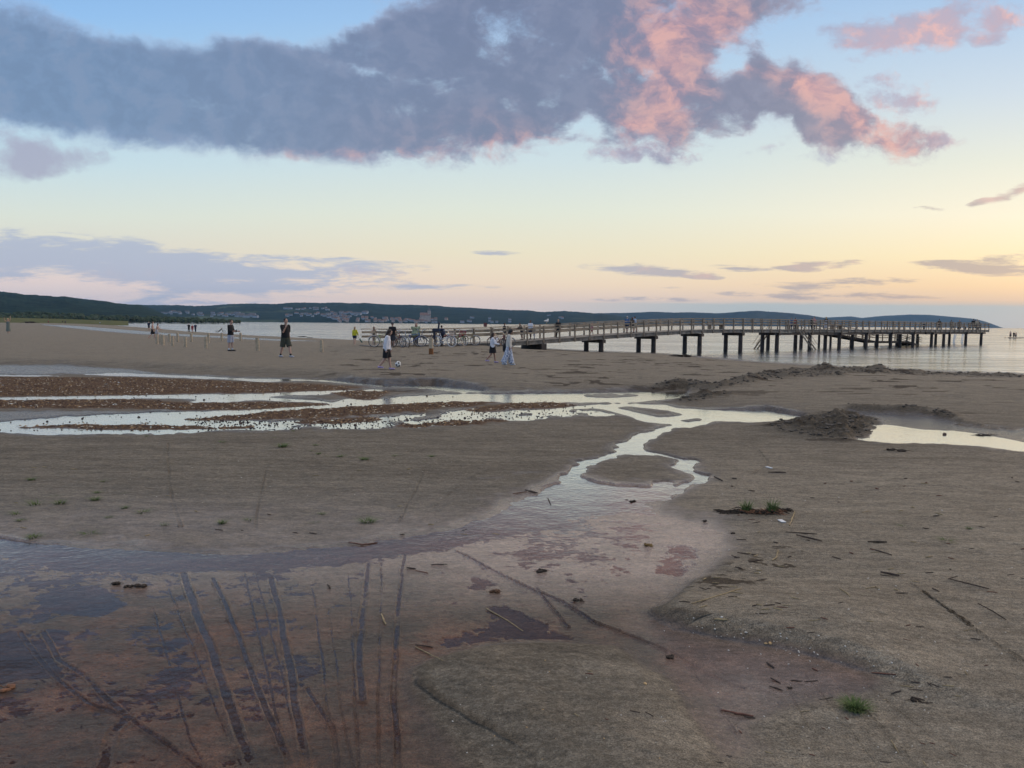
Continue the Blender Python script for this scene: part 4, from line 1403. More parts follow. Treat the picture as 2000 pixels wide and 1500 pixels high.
def person(loc, H, yaw, label, detail=1, legs=((8, 5), (-8, 5)), arms=((5, 8, 12), (5, 8, 12)), lean=0, head=0, look=0, top='black', sleeves=.5, bottom='black',
           bkind='shorts', blen=.55, shoe='black', hair='brown', hairlen=0.0, skin=1, female=False, hat=None, group=None, sock=None, seated=False):
    """facing +x locally; legs/arms are (left, right): leg = (swing, knee), arm = (forward, out, elbow)"""
    P = empty('person', loc, R(yaw), label, 'person', group)
    vox = {2: .0085, 1: .016, 0: .026}[detail] * H / 1.75
    s = H
    sinr, cosr = math.sin, math.cos
    hipz = .52 * s
    sk = MB()
    ln = R(lean)
    pel = Vector((0, 0, hipz))
    up = Vector((sinr(ln), 0, cosr(ln)))
    waist = pel + up * .09 * s
    chest = pel + up * .21 * s
    neckb = pel + up * .315 * s
    hd = R(lean * .4 + head)
    hup = Vector((sinr(hd), 0, cosr(hd)))
    hc = neckb + up * .025 * s + hup * .088 * s + Vector((cosr(hd), 0, -sinr(hd))) * .012 * s
    wsh = .096 * s if female else .108 * s
    whip = .052 * s
    J = {}
    for i, sg in ((0, 1), (1, -1)):
        a, kb = legs[i]
        a, kb = R(a), R(kb)
        hip = pel + Vector((0, sg * whip, 0))
        kn = hip + Vector((sinr(a), sg * .02, -cosr(a))) * .245 * s
        an = kn + Vector((sinr(a - kb), 0, -cosr(a - kb))) * .235 * s
        J['hip', i], J['kn', i], J['an', i] = hip, kn, an
        f, ab, e = arms[i]
        f, ab, e = R(f), R(ab), R(e)
        sh = neckb + Vector((0, sg * wsh, -.02 * s))
        d1 = Vector((sinr(f + ln) * cosr(ab), sg * sinr(ab), -cosr(f + ln) * cosr(ab)))
        el = sh + d1 * .168 * s
        f2 = f + ln + e
        d2 = Vector((sinr(f2) * cosr(ab * .4), sg * sinr(ab * .4) * .6, -cosr(f2) * cosr(ab * .4))).normalized()
        wr = el + d2 * .142 * s
        J['sh', i], J['el', i], J['wr', i], J['ad', i] = sh, el, wr, d2
    low = min(J['an', 0].z, J['an', 1].z) - .042 * s
    if seated:
        low = pel.z - .09 * s
    dz = Vector((0, 0, -low))
    for k in list(J):
        if k[0] != 'ad':
            J[k] = J[k] + dz
    pel, waist, chest, neckb, hc = [v + dz for v in (pel, waist, chest, neckb, hc)]
    # skin
    tw = 1.38
    capsule(sk, pel, .072 * s, waist, .062 * s, 12, sy=tw)
    capsule(sk, waist, .060 * s, chest, .070 * s, 12, sy=tw)
    capsule(sk, chest, .070 * s, neckb - up * .03 * s, .050 * s, 12, sy=tw * 1.05)
    capsule(sk, neckb - up * .02 * s, .034 * s, hc - hup * .04 * s, .030 * s, 10)
    # head with jaw, nose, ears
    sk.blob(hc + hup * .012 * s, (.053 * s, .044 * s, .060 * s), 14, 12)
    fw = Vector((cosr(hd), 0, -sinr(hd)))
    capsule(sk, hc - hup * .01 * s + fw * .012 * s, .040 * s, hc - hup * .040 * s + fw * .026 * s, .026 * s, 10)
    capsule(sk, hc + hup * .008 * s + fw * .050 * s, .006 * s, hc - hup * .012 * s + fw * .060 * s, .008 * s, 6)
    for sg in (1, -1):
        capsule(sk, hc + Vector((-.004 * s, sg * .045 * s, .008 * s)), .009 * s, hc + Vector((-.004 * s, sg * .044 * s, -.012 * s)), .007 * s, 6)
        if detail == 2:   # brow and cheek
            capsule(sk, hc + fw * .044 * s + Vector((0, sg * .02 * s, .016 * s)), .007 * s, hc + fw * .047 * s + Vector((0, sg * .006 * s, .014 * s)), .006 * s, 6)
            capsule(sk, hc + fw * .038 * s + Vector((0, sg * .022 * s, -.012 * s)), .011 * s, hc + fw * .036 * s + Vector((0, sg * .022 * s, -.02 * s)), .010 * s, 6)
    if detail == 2:
        capsule(sk, hc - hup * .032 * s + fw * .050 * s + Vector((0, .010 * s, 0)), .006 * s, hc - hup * .032 * s + fw * .050 * s - Vector((0, .010 * s, 0)), .006 * s, 6)
    for i, sg in ((0, 1), (1, -1)):
        hip, kn, an = J['hip', i], J['kn', i], J['an', i]
        capsule(sk, hip, .052 * s, kn, .032 * s, 12)
        d = (an - kn)
        capsule(sk, kn, .031 * s, kn + d * .3 + Vector((-.006 * s, 0, 0)), .033 * s, 12)
        capsule(sk, kn + d * .3 + Vector((-.006 * s, 0, 0)), .033 * s, an, .020 * s, 12)
        capsule(sk, an + Vector((-.012 * s, 0, -.022 * s)), .020 * s, an + Vector((.085 * s, sg * .008 * s, -.030 * s)), .014 * s, 8, sy=1.35)
        sh, el, wr, ad = J['sh', i], J['el', i], J['wr', i], J['ad', i]
        capsule(sk, sh, .032 * s, el, .023 * s, 10)
        capsule(sk, el, .023 * s, wr, .0155 * s, 10)
        palm = wr + ad * .048 * s
        capsule(sk, wr, .016 * s, palm, .018 * s, 8)
        side = Vector((0, 1, 0)).cross(ad)
        if side.length < .1:
            side = Vector((1, 0, 0))
        side.normalize()
        for k, (o_, l_) in enumerate(((-.017, .036), (-.006, .044), (.006, .042), (.017, .034))):
            b0 = palm + side * o_ * s
            curl = Vector((0, -sg, 0)) * .010 * s
            capsule(sk, b0, .0068 * s, b0 + ad * l_ * .55 * s + curl * .3, .0062 * s, 6)
            capsule(sk, b0 + ad * l_ * .55 * s + curl * .3, .0062 * s, b0 + ad * l_ * s + curl, .0052 * s, 6)
        tb = wr + ad * .022 * s - side * .016 * s
        capsule(sk, tb, .0078 * s, tb + (ad * .7 - side * .55) * .04 * s, .0062 * s, 6)
    fused('body', sk, skinm(skin), P, vox, 2)
    if detail == 2:
        m = MB()
        for sg in (1, -1):
            m.blob(hc + fw * .046 * s + Vector((0, sg * .017 * s, .006 * s)), .0065 * s, 8, 6)
        m.build('eye', cmat('eye', (.03, .02, .015), .2), P, True)
    # hair
    if hair:
        m = MB()
        hm_ = cmat('hair_' + hair, HAIR[hair], .6, .35, 60, bump=.6)
        hcen = hc + hup * .020 * s - fw * .010 * s
        m.blob(hcen, (.055 * s, .049 * s, .057 * s), 14, 12)
        m2 = MB()
        m2.v, m2.f = m.v, m.f
        if hairlen > .02:
            bk = hc - fw * .038 * s
            capsule(m, bk + hup * .02 * s, .036 * s, bk - hup * min(hairlen, .09) * s - fw * .004 * s, .034 * s, 10, sy=1.25)
            if hairlen > .09:
                capsule(m, bk - hup * .06 * s, .036 * s, neckb - up * (hairlen - .08) * s - fw * .055 * s, .022 * s, 10, sy=1.5)
            for sg in (1, -1):
                capsule(m, hc + Vector((-.006 * s, sg * .042 * s, .03 * s)), .014 * s, hc + Vector((-.012 * s, sg * .043 * s, -min(hairlen, .08) * s)), .013 * s, 8)
        # cut the face free
        fc_ = hc + fw * .048 * s - hup * .018 * s
        vv = []
        for v in m.v:
            q = Vector(v) - fc_
            if q.length < .052 * s:
                q = q.normalized() * .052 * s if q.dot(fw) < 0 else q - fw * .05 * s
                vv.append(tuple(fc_ + q))
            else:
                vv.append(v)
        m.v = vv
        fused('hair', m, hm_, P, vox, 1)
    if hat:
        m = MB()
        capsule(m, hc + hup * .03 * s, .058 * s, hc + hup * .045 * s, .05 * s, 12)
        capsule(m, hc + hup * .028 * s + fw * .03 * s, .03 * s, hc + hup * .022 * s + fw * .085 * s, .022 * s, 10, sy=1.6)
        fused('cap', m, cloth(hat, CLO[hat]), P, vox, 1)
    e_ = .010 * s + .002
    # upper garment
    if top:
        m = MB()
        capsule(m, pel + up * .0 * s, .080 * s + e_, waist, .072 * s + e_, 14, flat0=True, sy=tw)
        capsule(m, waist, .072 * s + e_, chest, .074 * s + e_, 14, sy=tw)
        capsule(m, chest, .073 * s + e_, neckb - up * .032 * s, .052 * s + e_, 14, sy=tw * 1.04)
        for i in (0, 1):
            sh, el, wr = J['sh', i], J['el', i], J['wr', i]
            capsule(m, neckb - up * .03 * s, .034 * s, sh, .036 * s + e_, 10)
            if sleeves > 0:
                t1 = min(sleeves * 2, 1)
                capsule(m, sh, .036 * s + e_, sh.lerp(el, t1), .030 * s + e_, 10, flat1=sleeves <= .5)
                if sleeves > .5:
                    capsule(m, el, .029 * s + e_, el.lerp(wr, (sleeves - .5) * 2), .021 * s + e_, 10)
        fused('shirt', m, cloth(top, CLO[top]), P, vox * 1.1, 2)
    if bottom:
        m = MB()
        if bkind in ('shorts', 'trousers', 'wide'):
            capsule(m, pel - Vector((0, 0, .01 * s)), .078 * s + e_ * .6, waist - up * .02 * s, .068 * s + e_ * .6, 14, flat1=True, sy=tw)
            for i in (0, 1):
                hip, kn, an = J['hip', i], J['kn', i], J['an', i]
                fl_ = .058 if bkind == 'shorts' else (.044 if bkind == 'trousers' else .085)
                if bkind == 'shorts':
                    capsule(m, hip, .060 * s + e_, hip.lerp(kn, blen / .55 * .9 if blen <= .6 else 1), fl_ * s + e_, 12, flat1=True)
                else:
                    capsule(m, hip, .060 * s + e_, kn, (.048 if bkind == 'trousers' else .074) * s, 12)
                    capsule(m, kn, (.046 if bkind == 'trousers' else .074) * s, an + Vector((0, 0, .01 * s)), (.036 if bkind == 'trousers' else fl_) * s, 12, flat1=True)
            nm = 'shorts' if bkind == 'shorts' else 'trousers'
        elif bkind == 'swimsuit':
            capsule(m, pel + Vector((-.005 * s, 0, -.03 * s)), .066 * s, waist, .066 * s, 14, sy=tw)
            capsule(m, waist, .066 * s, chest - up * .02 * s, .072 * s, 14, sy=tw)
            nm = 'swimsuit'
        else:
            kn = (J['kn', 0] + J['kn', 1]) / 2
            an = (J['an', 0] + J['an', 1]) / 2
            end = Vector((kn.x, 0, pel.z - blen * .36 * s)) if bkind == 'skirt' else Vector((an.x, 0, an.z + .08 * s))
            capsule(m, waist, .070 * s + e_, pel, .090 * s + e_, 14, sy=1.25)
            capsule(m, pel, .090 * s + e_, end, (.115 if bkind == 'skirt' else .13) * s + e_, 16, flat1=True, sy=1.1)
            if bkind == 'dress':
                capsule(m, waist, .070 * s + e_, chest, .075 * s + e_, 14, sy=tw)
            nm = 'skirt' if bkind == 'skirt' else 'dress'
        if bottom == 'patterned':
            pm_, pt, pb = new_mat('cloth_patterned')
            tcn = pt.node('ShaderNodeTexCoord')
            vo = pt.node('ShaderNodeTexVoronoi', feature='DISTANCE_TO_EDGE')
            pt.l.new(tcn.outputs['Object'], vo.inputs['Vector'])
            vo.inputs['Scale'].default_value = 16
            pt.l.new(pt.mix(pt.smooth(vo.outputs['Distance'], .10, .22), (.60, .62, .66, 1), (.09, .14, .25, 1)), pb.inputs['Base Color'])
            pb.inputs['Roughness'].default_value = .9
            fused(nm, m, pm_, P, vox * 1.1, 1)
        else:
            fused(nm, m, cloth(bottom, CLO[bottom]), P, vox * 1.1, 1)
    if sock:
        for i in (0, 1):
            an, kn = J['an', i], J['kn', i]
            m = MB()
            capsule(m, an + Vector((0, 0, -.01 * s)), .024 * s, an.lerp(kn, .22), .026 * s, 10, flat1=True)
            fused('sock', m, cloth(sock, CLO[sock]), P, vox, 1)
    if shoe and not seated:
        for i, sg in ((0, 1), (1, -1)):
            an = J['an', i]
            m = MB()
            capsule(m, an + Vector((-.018 * s, 0, -.016 * s)), .027 * s, an + Vector((.090 * s, sg * .008 * s, -.024 * s)), .0205 * s, 10, sy=1.35)
            fused('shoe', m, cloth('shoe_' + shoe, CLO[shoe], .6), P, vox, 1)
    return P, J, dict(hc=hc, neck=neckb, chest=chest, pel=pel, waist=waist, s=s)


def place_h(px, feet, head):
    """stand a figure on the ground at a picture point; returns its place and height"""
    q = on_ground(px, feet)
    hgt = (feet - head) / F * math.hypot(q.y, 0) * 1.0
    return q, hgt


def pgo(px, feet, hpy, yaw, label, **k):
    q, h_ = place_h(px, feet, hpy)
    return person(q, h_, yaw, label, **k)


def rail_h(px, off, top_py):
    q = pp(n_at(px, off), off, 0)
    g = Vector((q.x, q.y, max(ground_z(q.x, q.y), q.z - .02 if off > 0 else -9)))
    return g, EYE + (horizon(px) - top_py) / F * q.y - g.z


def by_rail(px, off, top_py, yaw, label, **k):
    g, hh = rail_h(px, off, top_py)
    return person(g, hh, yaw, label, **k)


# man with the phone
q, h_ = place_h(451, 685.5, 626)
Pm, J, I = person(q, h_, -8, 'man in a black sweater, pale grey shorts and white socks looking at his phone', detail=2, legs=((4, 3), (-4, 2)), arms=((12, 6, 75), (8, 8, 80)), head=8,
                  top='black', sleeves=.85, bottom='greyshort', blen=.6, shoe='black', hair='brown', skin=1, sock='white')
ph = empty('phone', Pm.matrix_basis @ (J['wr', 1] + J['ad', 1] * .11 * I['s'] + Vector((0, 0, .03))), R(-8), 'dark phone held up by the man in the black sweater', 'phone')
MB().box((0, 0, 0), (.012, .075, .15), Matrix.Rotation(R(25), 3, 'Y')).build('case', cmat('dark_plastic', (.02, .02, .02), .4), ph)
MB().box((-.0075, 0, 0), (.003, .068, .14), Matrix.Rotation(R(25), 3, 'Y')).build('screen', cmat('screen_glass', (.03, .035, .04), .1), ph)
# man walking
pgo(558, 697.5, 622, -35, 'bearded man in black T-shirt and olive shorts striding across the sand', detail=2, legs=((20, 8), (-12, 10)), arms=((-8, 8, 15), (25, 6, 115)), head=4,
    top='black', sleeves=.45, bottom='olive', blen=.6, shoe='palegrey', hair='black', skin=1, sock='black')
# girl with the ball
q, h_ = place_h(755, 722, 643)
person(q, h_, 0, 'girl in a white hooded shirt and black shorts about to kick a ball', detail=2, legs=((14, 6), (-6, 32)), arms=((-2, 5, 8), (-16, 5, 10)), lean=6, head=24,
       top='white', sleeves=1.0, bottom='black', bkind='shorts', blen=.56, shoe='lilac', hair='brown', hairlen=.10, skin=1, female=True)
bq = on_ground(777.5, 717)
ball = empty('football', bq, 0, 'white and black football on the sand in front of the girl in lilac clogs', 'ball')
bpy.ops.mesh.primitive_ico_sphere_add(subdivisions=5, radius=.112)
bo = bpy.context.object
bme = bo.data
bpy.data.objects.remove(bo)
bmat, bt, bb_ = new_mat('ball_leather')
tcn = bt.node('ShaderNodeTexCoord')
nrm = bt.vmath('NORMALIZE', tcn.outputs['Object'])
phi = (1 + 5 ** .5) / 2
acc = None
for a_ in (-1, 1):
    for b_ in (-phi, phi):
        for v in ((0, a_, b_), (a_, b_, 0), (b_, 0, a_)):
            vn = Vector(v).normalized()
            nd = bt.node('ShaderNodeVectorMath', operation='DOT_PRODUCT')
            bt.l.new(nrm, nd.inputs[0])
            nd.inputs[1].default_value = vn
            acc = nd.outputs['Value'] if acc is None else bt.math('MAXIMUM', acc, nd.outputs['Value'])
bt.l.new(bt.mix(bt.smooth(acc, .945, .950), (.70, .70, .66, 1), (.02, .02, .02, 1)), bb_.inputs['Base Color'])
bb_.inputs['Roughness'].default_value = .45
bme.polygons.foreach_set('use_smooth', [True] * len(bme.polygons))
o = obj('ball_skin', bme, bmat, ball)
o.location = (0, 0, .11)
o.rotation_euler = (.5, .3, .2)
# two walking together
pgo(962, 708.5, 650, 5, 'girl in a white sweater and short black skirt holding a hand to her mouth', detail=2, legs=((16, 8), (-14, 26)), arms=((40, 6, 120), (20, 6, 60)), lean=0, head=4,
    top='white', sleeves=1.0, bottom='black', bkind='skirt', blen=.5, shoe='lilac', hair='brown', hairlen=.16, skin=2, female=True)
q, h_ = place_h(993, 713, 643)
Pw, J, I = person(q, h_, 0, 'dark haired woman in a cream sweater and wide blue and white patterned trousers looking down', detail=2, legs=((12, 4), (-13, 8)), arms=((2, 6, 10), (-6, 6, 10)), lean=3, head=26,
                  top='cream', sleeves=.9, bottom='patterned', bkind='wide', shoe='white', hair='black', hairlen=.05, skin=2, female=True)
bagp = Pw.matrix_basis @ (I['pel'] + Vector((-.13, .02, 0)))
bag = empty('shoulder_bag', bagp, 0, 'black bag hanging behind the woman in patterned trousers', 'bag')
m = MB()
capsule(m, (0, 0, .03), .10, (0, 0, -.12), .11, 12, sy=1.3)
fused('pouch', m, cloth('black', CLO['black']), bag, .02, 1)
m = MB()
m.tube([(0, -.03, .08), (.02, -.08, .30), (.10, -.09, .44)], .014, 6)
m.tube([(0, .05, .08), (.04, .03, .30), (.12, 0, .44)], .014, 6)
m.build('strap', cloth('black', CLO['black']), bag)

# at the water's edge and by the bicycles
q, h_ = place_h(693, 673, 639)
Py, J, I = person(q, h_, 82, 'child in a yellow shirt and dark shorts seen from behind at the water edge', detail=1, legs=((6, 8), (-10, 16)), arms=((0, 8, 5), (6, 24, 8)), top='yellow', sleeves=1.0, bottom='navy', blen=.4,
                  shoe=None, hair='blond', hairlen=.10, skin=1, female=True)
pd = empty('beach_paddle', Py.matrix_basis @ (J['wr', 1] + Vector((0, 0, -.09))), 0, 'small green beach bat carried by the child in yellow', 'bat')
MB().tube([(0, 0, 0), (.10, 0, -.14)], .014, 6).build('handle', M_pale, pd)
m = MB()
capsule(m, (.12, 0, -.17), .045, (.26, 0, -.36), .05, 12, sy=.25)
m.build('blade', cmat('green_paint', (.05, .12, .09), .5), pd, True)
pgo(730.5, 674, 639, 105, 'barefoot woman in a dark swimsuit with auburn hair walking away beside the bicycles', detail=1, legs=((8, 6), (-10, 10)), arms=((-4, 22, 10), (4, 14, 10)), top=None, bottom='charcoal', bkind='swimsuit',
    shoe=None, hair='auburn', hairlen=.14, skin=1, female=True)
by_rail(766.5, -1.3, 631, -85, 'man in black with a cap and a strap across his chest standing over a bicycle', detail=1, arms=((30, 10, 50), (30, 10, 50)), top='black', sleeves=.5, bottom='charcoal', blen=.6, shoe='black', hair='black', skin=2, hat='charcoal')
by_rail(813, .9, 632, -80, 'woman with long auburn hair and a black top behind the pale green jacket', detail=1, top='black', sleeves=.9, bottom='navy', bkind='trousers', shoe='black', hair='auburn', hairlen=.16, skin=1, female=True)
q, h_ = rail_h(862, -.9, 636)
Pd, J, I = person(q, h_, 75, 'man in a blue denim shirt seen from behind at the white tyred bicycle', detail=1, arms=((20, 8, 30), (20, 8, 30)), top='denim', sleeves=.9, bottom='black', bkind='trousers', shoe='black', hair='brown', skin=1, lean=4)
bk = empty('backpack', Pd.matrix_basis @ (I['chest'] + Vector((-.17, -.12, -.03))), R(75), 'dark blue rucksack worn by the man in the denim shirt', 'backpack')
m = MB()
capsule(m, (0, 0, .12), .10, (0, 0, -.16), .12, 12, sy=1.25)
fused('pouch', m, cloth('navy', CLO['navy']), bk, .02, 1)
MB().tube([(.06, .1, .16), (.16, .1, .2), (.16, .1, -.1)], .015, 6).build('strap', cloth('black', CLO['black']), bk)


def on_pier(px, off, top_py, yaw, label, hgt=None, **k):
    n = n_at(px, off)
    q = pp(n, off, 0)
    if hgt is None:
        hgt = EYE + (horizon(px) - top_py) / F * q.y - q.z
        hgt = min(max(hgt, 1.0), 1.95)
    return person(q, hgt, yaw, label, **k)


# on the ramp and the pier
on_pier(985, 1.0, 631.5, 20, 'man in black with short dark hair on the ramp behind the woman in cream', top='black', sleeves=.9, bottom='charcoal', bkind='trousers', hair='black', skin=2)
on_pier(1019, 1.2, 630.5, 200, 'stooping man in black next to the man in a white shirt on the ramp', lean=14, head=12, arms=((25, 8, 50), (25, 8, 50)), top='black', sleeves=.9, bottom='charcoal', blen=.6, hair='black', skin=2)
on_pier(1036, 1.4, 626, 230, 'dark bearded man in a loose white shirt on the ramp', top='white', sleeves=.6, bottom='navy', bkind='shorts', blen=.6, hair='black', skin=3)
on_pier(1043.5, 1.0, 638.5, 220, 'small child in tan clothes beside the white shirted man on the ramp', hgt=None, top='tan', sleeves=.6, bottom='palegrey', bkind='trousers', hair='blond', skin=1)
on_pier(1090, 1.0, 624.5, -70, 'man in black alone on the ramp facing the beach', top='black', sleeves=.9, bottom='black', bkind='trousers', hair='blond', skin=1)
on_pier(1156, 1.0, 638, 20, 'barefoot child in pale red striding up the ramp', legs=((20, 5), (-20, 10)), top='pink', sleeves=.5, bottom='red', blen=.4, hair='blond', shoe=None)
on_pier(1224.5, .9, 618, 60, 'grey haired man in a blue jacket, leftmost of three leaning on the ramp rail', top='blue', sleeves=.95, bottom='navy', blen=.6, hair='grey')
on_pier(1234.5, 1.0, 620, 100, 'woman in black in the middle of three on the ramp', top='black', sleeves=.9, bottom='charcoal', blen=.55, hair='auburn', hairlen=.05, female=True)
on_pier(1240.5, 1.3, 618.5, 140, 'man in a light blue shirt, rightmost of three on the ramp', lean=6, arms=((30, 8, 50), (20, 8, 50)), top='lightblue', sleeves=.6, bottom='beige', blen=.6, hair='black')
FARP = [(1545.5, .9, 621.5, 200, 'person in a bright blue top at the rail, left of the near ladder', dict(top='blue', bottom='navy', hair='black')),
        (1552.5, 1.0, 621.5, 20, 'person in red with dark hair at the rail directly above the near ladder', dict(top='red', bottom='charcoal', hair='brown')),
        (1585.3, .9, 621.5, 60, 'person in black in the pair on the middle of the pier', dict(top='black', bottom='black', hair='auburn', female=True)),
        (1589.8, 1.2, 619.6, 200, 'person in a pink top in the pair on the middle of the pier', dict(top='pink', bottom='charcoal', hair='black')),
        (1612.6, 1.0, 619.5, 80, 'blond woman in a black top and long pale skirt on the pier', dict(top='black', bottom='palegrey', bkind='dressskirt', hair='blond', hairlen=.1, female=True)),
        (1804, 1.2, 628.5, 80, 'person whose head just clears the rail at the start of the pier head', dict(top='charcoal', bottom='black', hair='black')),
        (1833.5, 1.2, 624, 80, 'broad figure in black alone at the rail of the pier head', dict(top='black', bottom='black', hair='black')),
        (1857, 1.4, 625.5, 60, 'person in greenish clothes, left one of a close pair on the pier head', dict(top='olive', bottom='charcoal', hair='brown')),
        (1861.5, 1.4, 628.5, 120, 'shorter person in tan, right one of a close pair on the pier head', dict(top='tan', bottom='charcoal', hair='brown')),
        (1893.6, 1.0, 629, 80, 'short figure in charcoal right of the gap in the head rail', dict(top='charcoal', bottom='black', hair='black')),
        (1899.8, 1.2, 623.2, 80, 'tallest figure in black in the group at the end of the pier', dict(top='black', bottom='black', hair='black')),
        (1903.4, 1.8, 625, 110, 'figure in grey green tucked second in the group at the end of the pier', dict(top='greygreen', bottom='black', hair='brown')),
        (1907.4, 1.0, 624.2, 60, 'figure in brown tan clothes third in the group at the end of the pier', dict(top='tan', bottom='charcoal', hair='brown')),
        (1911.8, 1.4, 626, 100, 'stooping figure in black, last of the group at the end of the pier', dict(top='black', bottom='black', hair='black', lean=12))]
for (px, off, tp, yaw, lab, kw) in FARP:
    kw = dict(kw)
    bkd = kw.pop('bkind', 'trousers')
    if bkd == 'dressskirt':
        bkd = 'dress'
    on_pier(px, off, tp, yaw, lab, detail=0, sleeves=.8, bkind=bkd, **kw)
n = n_at(1873, 4.2)
person(pp(n, 4.2, .46), 1.72, -110, 'person in black sitting on the wide bench at the pier head', detail=0, legs=((80, 85), (80, 85)), top='black', sleeves=.8, bottom='black', bkind='trousers', hair='black', seated=True)

# left side of the beach
pgo(16.5, 650.5, 622, -70, 'woman in a grey green dress with both arms lifted at the far left', detail=1, arms=((150, 20, 30), (100, 20, 60)), top=None, bottom='greygreen', bkind='dress', shoe=None, hair='blond', hairlen=.12, female=True)
pgo(298.5, 662, 628, 30, 'shirtless boy in black shorts striding beside the row of short posts', detail=1, legs=((22, 8), (-18, 25)), arms=((10, 10, 30), (-10, 10, 30)), top=None, bottom='black', blen=.55, shoe=None, hair='brown', skin=1)
pgo(306.5, 660, 632, 10, 'shirtless boy in pale shorts bending behind the leftmost post', detail=1, legs=((15, 8), (-12, 20)), lean=10, arms=((25, 8, 30), (20, 8, 30)), top=None, bottom='palegrey', blen=.55, shoe=None, hair='brown', skin=1)
pgo(291, 645, 628.5, -90, 'man in dark clothes standing behind the shirtless boys', detail=0, top='navy', bottom='black', bkind='shorts', blen=.6)
pgo(369, 648.5, 632, -60, 'slim figure in black with an arm raised, leftmost of three at the shore', detail=0, arms=((10, 10, 20), (60, 20, 120)), top='black', bottom='black', bkind='trousers')
pgo(376, 650.5, 634, -90, 'figure in a red and pink top, middle of three at the shore', detail=0, top='red', bottom='pink', blen=.4, hair='auburn', female=True)
pgo(382, 648.5, 632.5, -90, 'figure in dark blue, rightmost of three at the shore', detail=0, top='navy', bottom='navy', bkind='trousers', hair='black')
for px, fy, hy, tp, lab in ((94.5, 632.3, 626, 'red', 'tiny figure in red top and black trousers on the far left shore'), (122.3, 631.5, 626, 'charcoal', 'tiny dark figure, left of a pair at the far water edge'),
                            (127.6, 633.2, 626.5, 'navy', 'tiny figure in navy and white, right of a pair at the far water edge'), (195.3, 633.8, 629, 'lightblue', 'tiny figure wading alone in the shallow sea'),
                            (240.3, 631.0, 628.6, 'pink', 'tiny bather far out, left one of two near the forest shore'), (254, 631.2, 628.6, 'red', 'tiny bather far out, right one of two near the forest shore'),
                            (351.3, 632.0, 629.2, 'charcoal', 'tiny dark bather far out above the group of three')):
    q = on_ground(px, fy, SEA)
    hgt = min(max((fy - hy) / F * q.y, 1.2), 1.85)
    person(q, hgt, -80, lab, detail=0, top=tp, sleeves=.5, bottom='black', blen=.5, shoe=None)
# paddle board far right
qd = on_ground(1984, 660.5, SEA)
sup = empty('paddle_board', (qd.x, qd.y, SEA), R(-8), 'long dark paddle board floating at the right edge of the picture', 'board')
m = MB()
for i in range(13):
    t_ = i / 12 * 2 - 1
    wv_ = .38 * max(1 - abs(t_) ** 2.6, .02) ** .5
    x = t_ * 1.75
    zc = .10 + .10 * max(t_, 0) ** 4
    for (yy, z_) in ((-wv_, zc), (0, zc + .06), (wv_, zc), (0, zc - .08)):
        m.v.append((x, yy, z_))
    if i:
        a = 4 * (i - 1)
        for k in range(4):
            m.f.append((a + k, a + 4 + k, a + 4 + (k + 1) % 4, a + (k + 1) % 4))
m.f += [(0, 1, 2, 3), (51, 50, 49, 48)]
m.build('hull', cmat('board_shell', (.05, .05, .06), .4), sup, True)
MB().blob((-1.2, 0, .02), (.12, .02, .14), 6, 5).build('fin', cmat('board_shell', (.05, .05, .06), .4), sup)
for px, hy, tp, lab, hh in ((1973, 645.2, None, 'bare chested bather in dark shorts, leftmost by the paddle board', 1.75), (1979.6, 648, 'black', 'slim bather in black standing in the middle by the paddle board', 1.6),
                            (1983.6, 648.2, None, 'slim bare chested bather rightmost by the paddle board', 1.55)):
    d = ray(px, 662)
    x_ = d[0] / d[1] * (qd.y - .8)
    person((x_, qd.y - .8, SEA - .12), hh, -80, lab, detail=0, top=tp, bottom='black', blen=.5, shoe=None, hair='black', legs=((2, 2), (-2, 2)))
q = on_ground(1963, 660.5, SEA)
person((q.x, q.y, SEA - 1.42), 1.7, -60, 'swimmer with only the head above water left of the paddle board', detail=0, top=None, bottom='black', shoe=None, hair='black')
# ---------------------------------------------------------------- short posts on the beach
pl = [(306.6, 652, 672, 'leftmost of the fifteen short pale posts'), (313.6, 653, 671, 'second short pale post from the left'), (318, 654, 674, 'third short pale post from the left, thicker than its neighbours'),
      (331, 652, 669, 'short pale post just left of a nearer one, behind the first cluster'), (337, 656, 676, 'near row post right of the first cluster of three'), (347, 650, 668, 'far row post between the first cluster and the group of three people'),
      (362, 658, 678, 'near row post standing alone below the three people at the shore'), (373.6, 650, 668, 'far row post directly under the three people at the shore'), (402, 657.6, 680.5, 'near row post left of a far one near the folding chairs'),
      (407, 651, 669, 'far row post just right of a near one, left of the folding chairs'), (433, 650, 666, 'far row post in front of the folding chairs'), (470, 650, 666, 'short pale post just right of the man with the phone'),
      (503, 660, 685, 'short post with a dark knot between the two men'), (628, 664, 688, 'short post alone right of the man in olive shorts'), (842, 660, 692, 'pale post with a rusty foot in front of the bicycles')]
for i, (px, ty, by, lab) in enumerate(pl):
    q = on_ground(px, by)
    hh = (by - ty) / F * q.y
    P = empty('wooden_post', q, random.uniform(0, 6), lab, 'post', 'short wooden posts on the beach')
    r_ = .095 * (1.15 if i in (2, 12, 14) else 1)
    MB().tube([(0, 0, -.15), (0, 0, hh * .5), (random.uniform(-.01, .01), 0, hh)], [r_ * 1.05, r_, r_ * .93], 12).build('shaft', M_pale, P, False)
    if i == 14:
        MB().tube([(0, 0, .0), (0, 0, .30)], [r_ * 1.09, r_ * 1.07], 12).build('rusty_foot', cmat('rust', (.22, .09, .03), .9, .4, 30), P)
    if i == 12:
        MB().box((-.02, -.055, hh - .10), (.05, .03, .08)).build('knot', M_tar, P)

# ---------------------------------------------------------------- folding chairs
M_alu = cmat('chair_tube', (.35, .36, .38), .4, .1, 10, metal=.7)


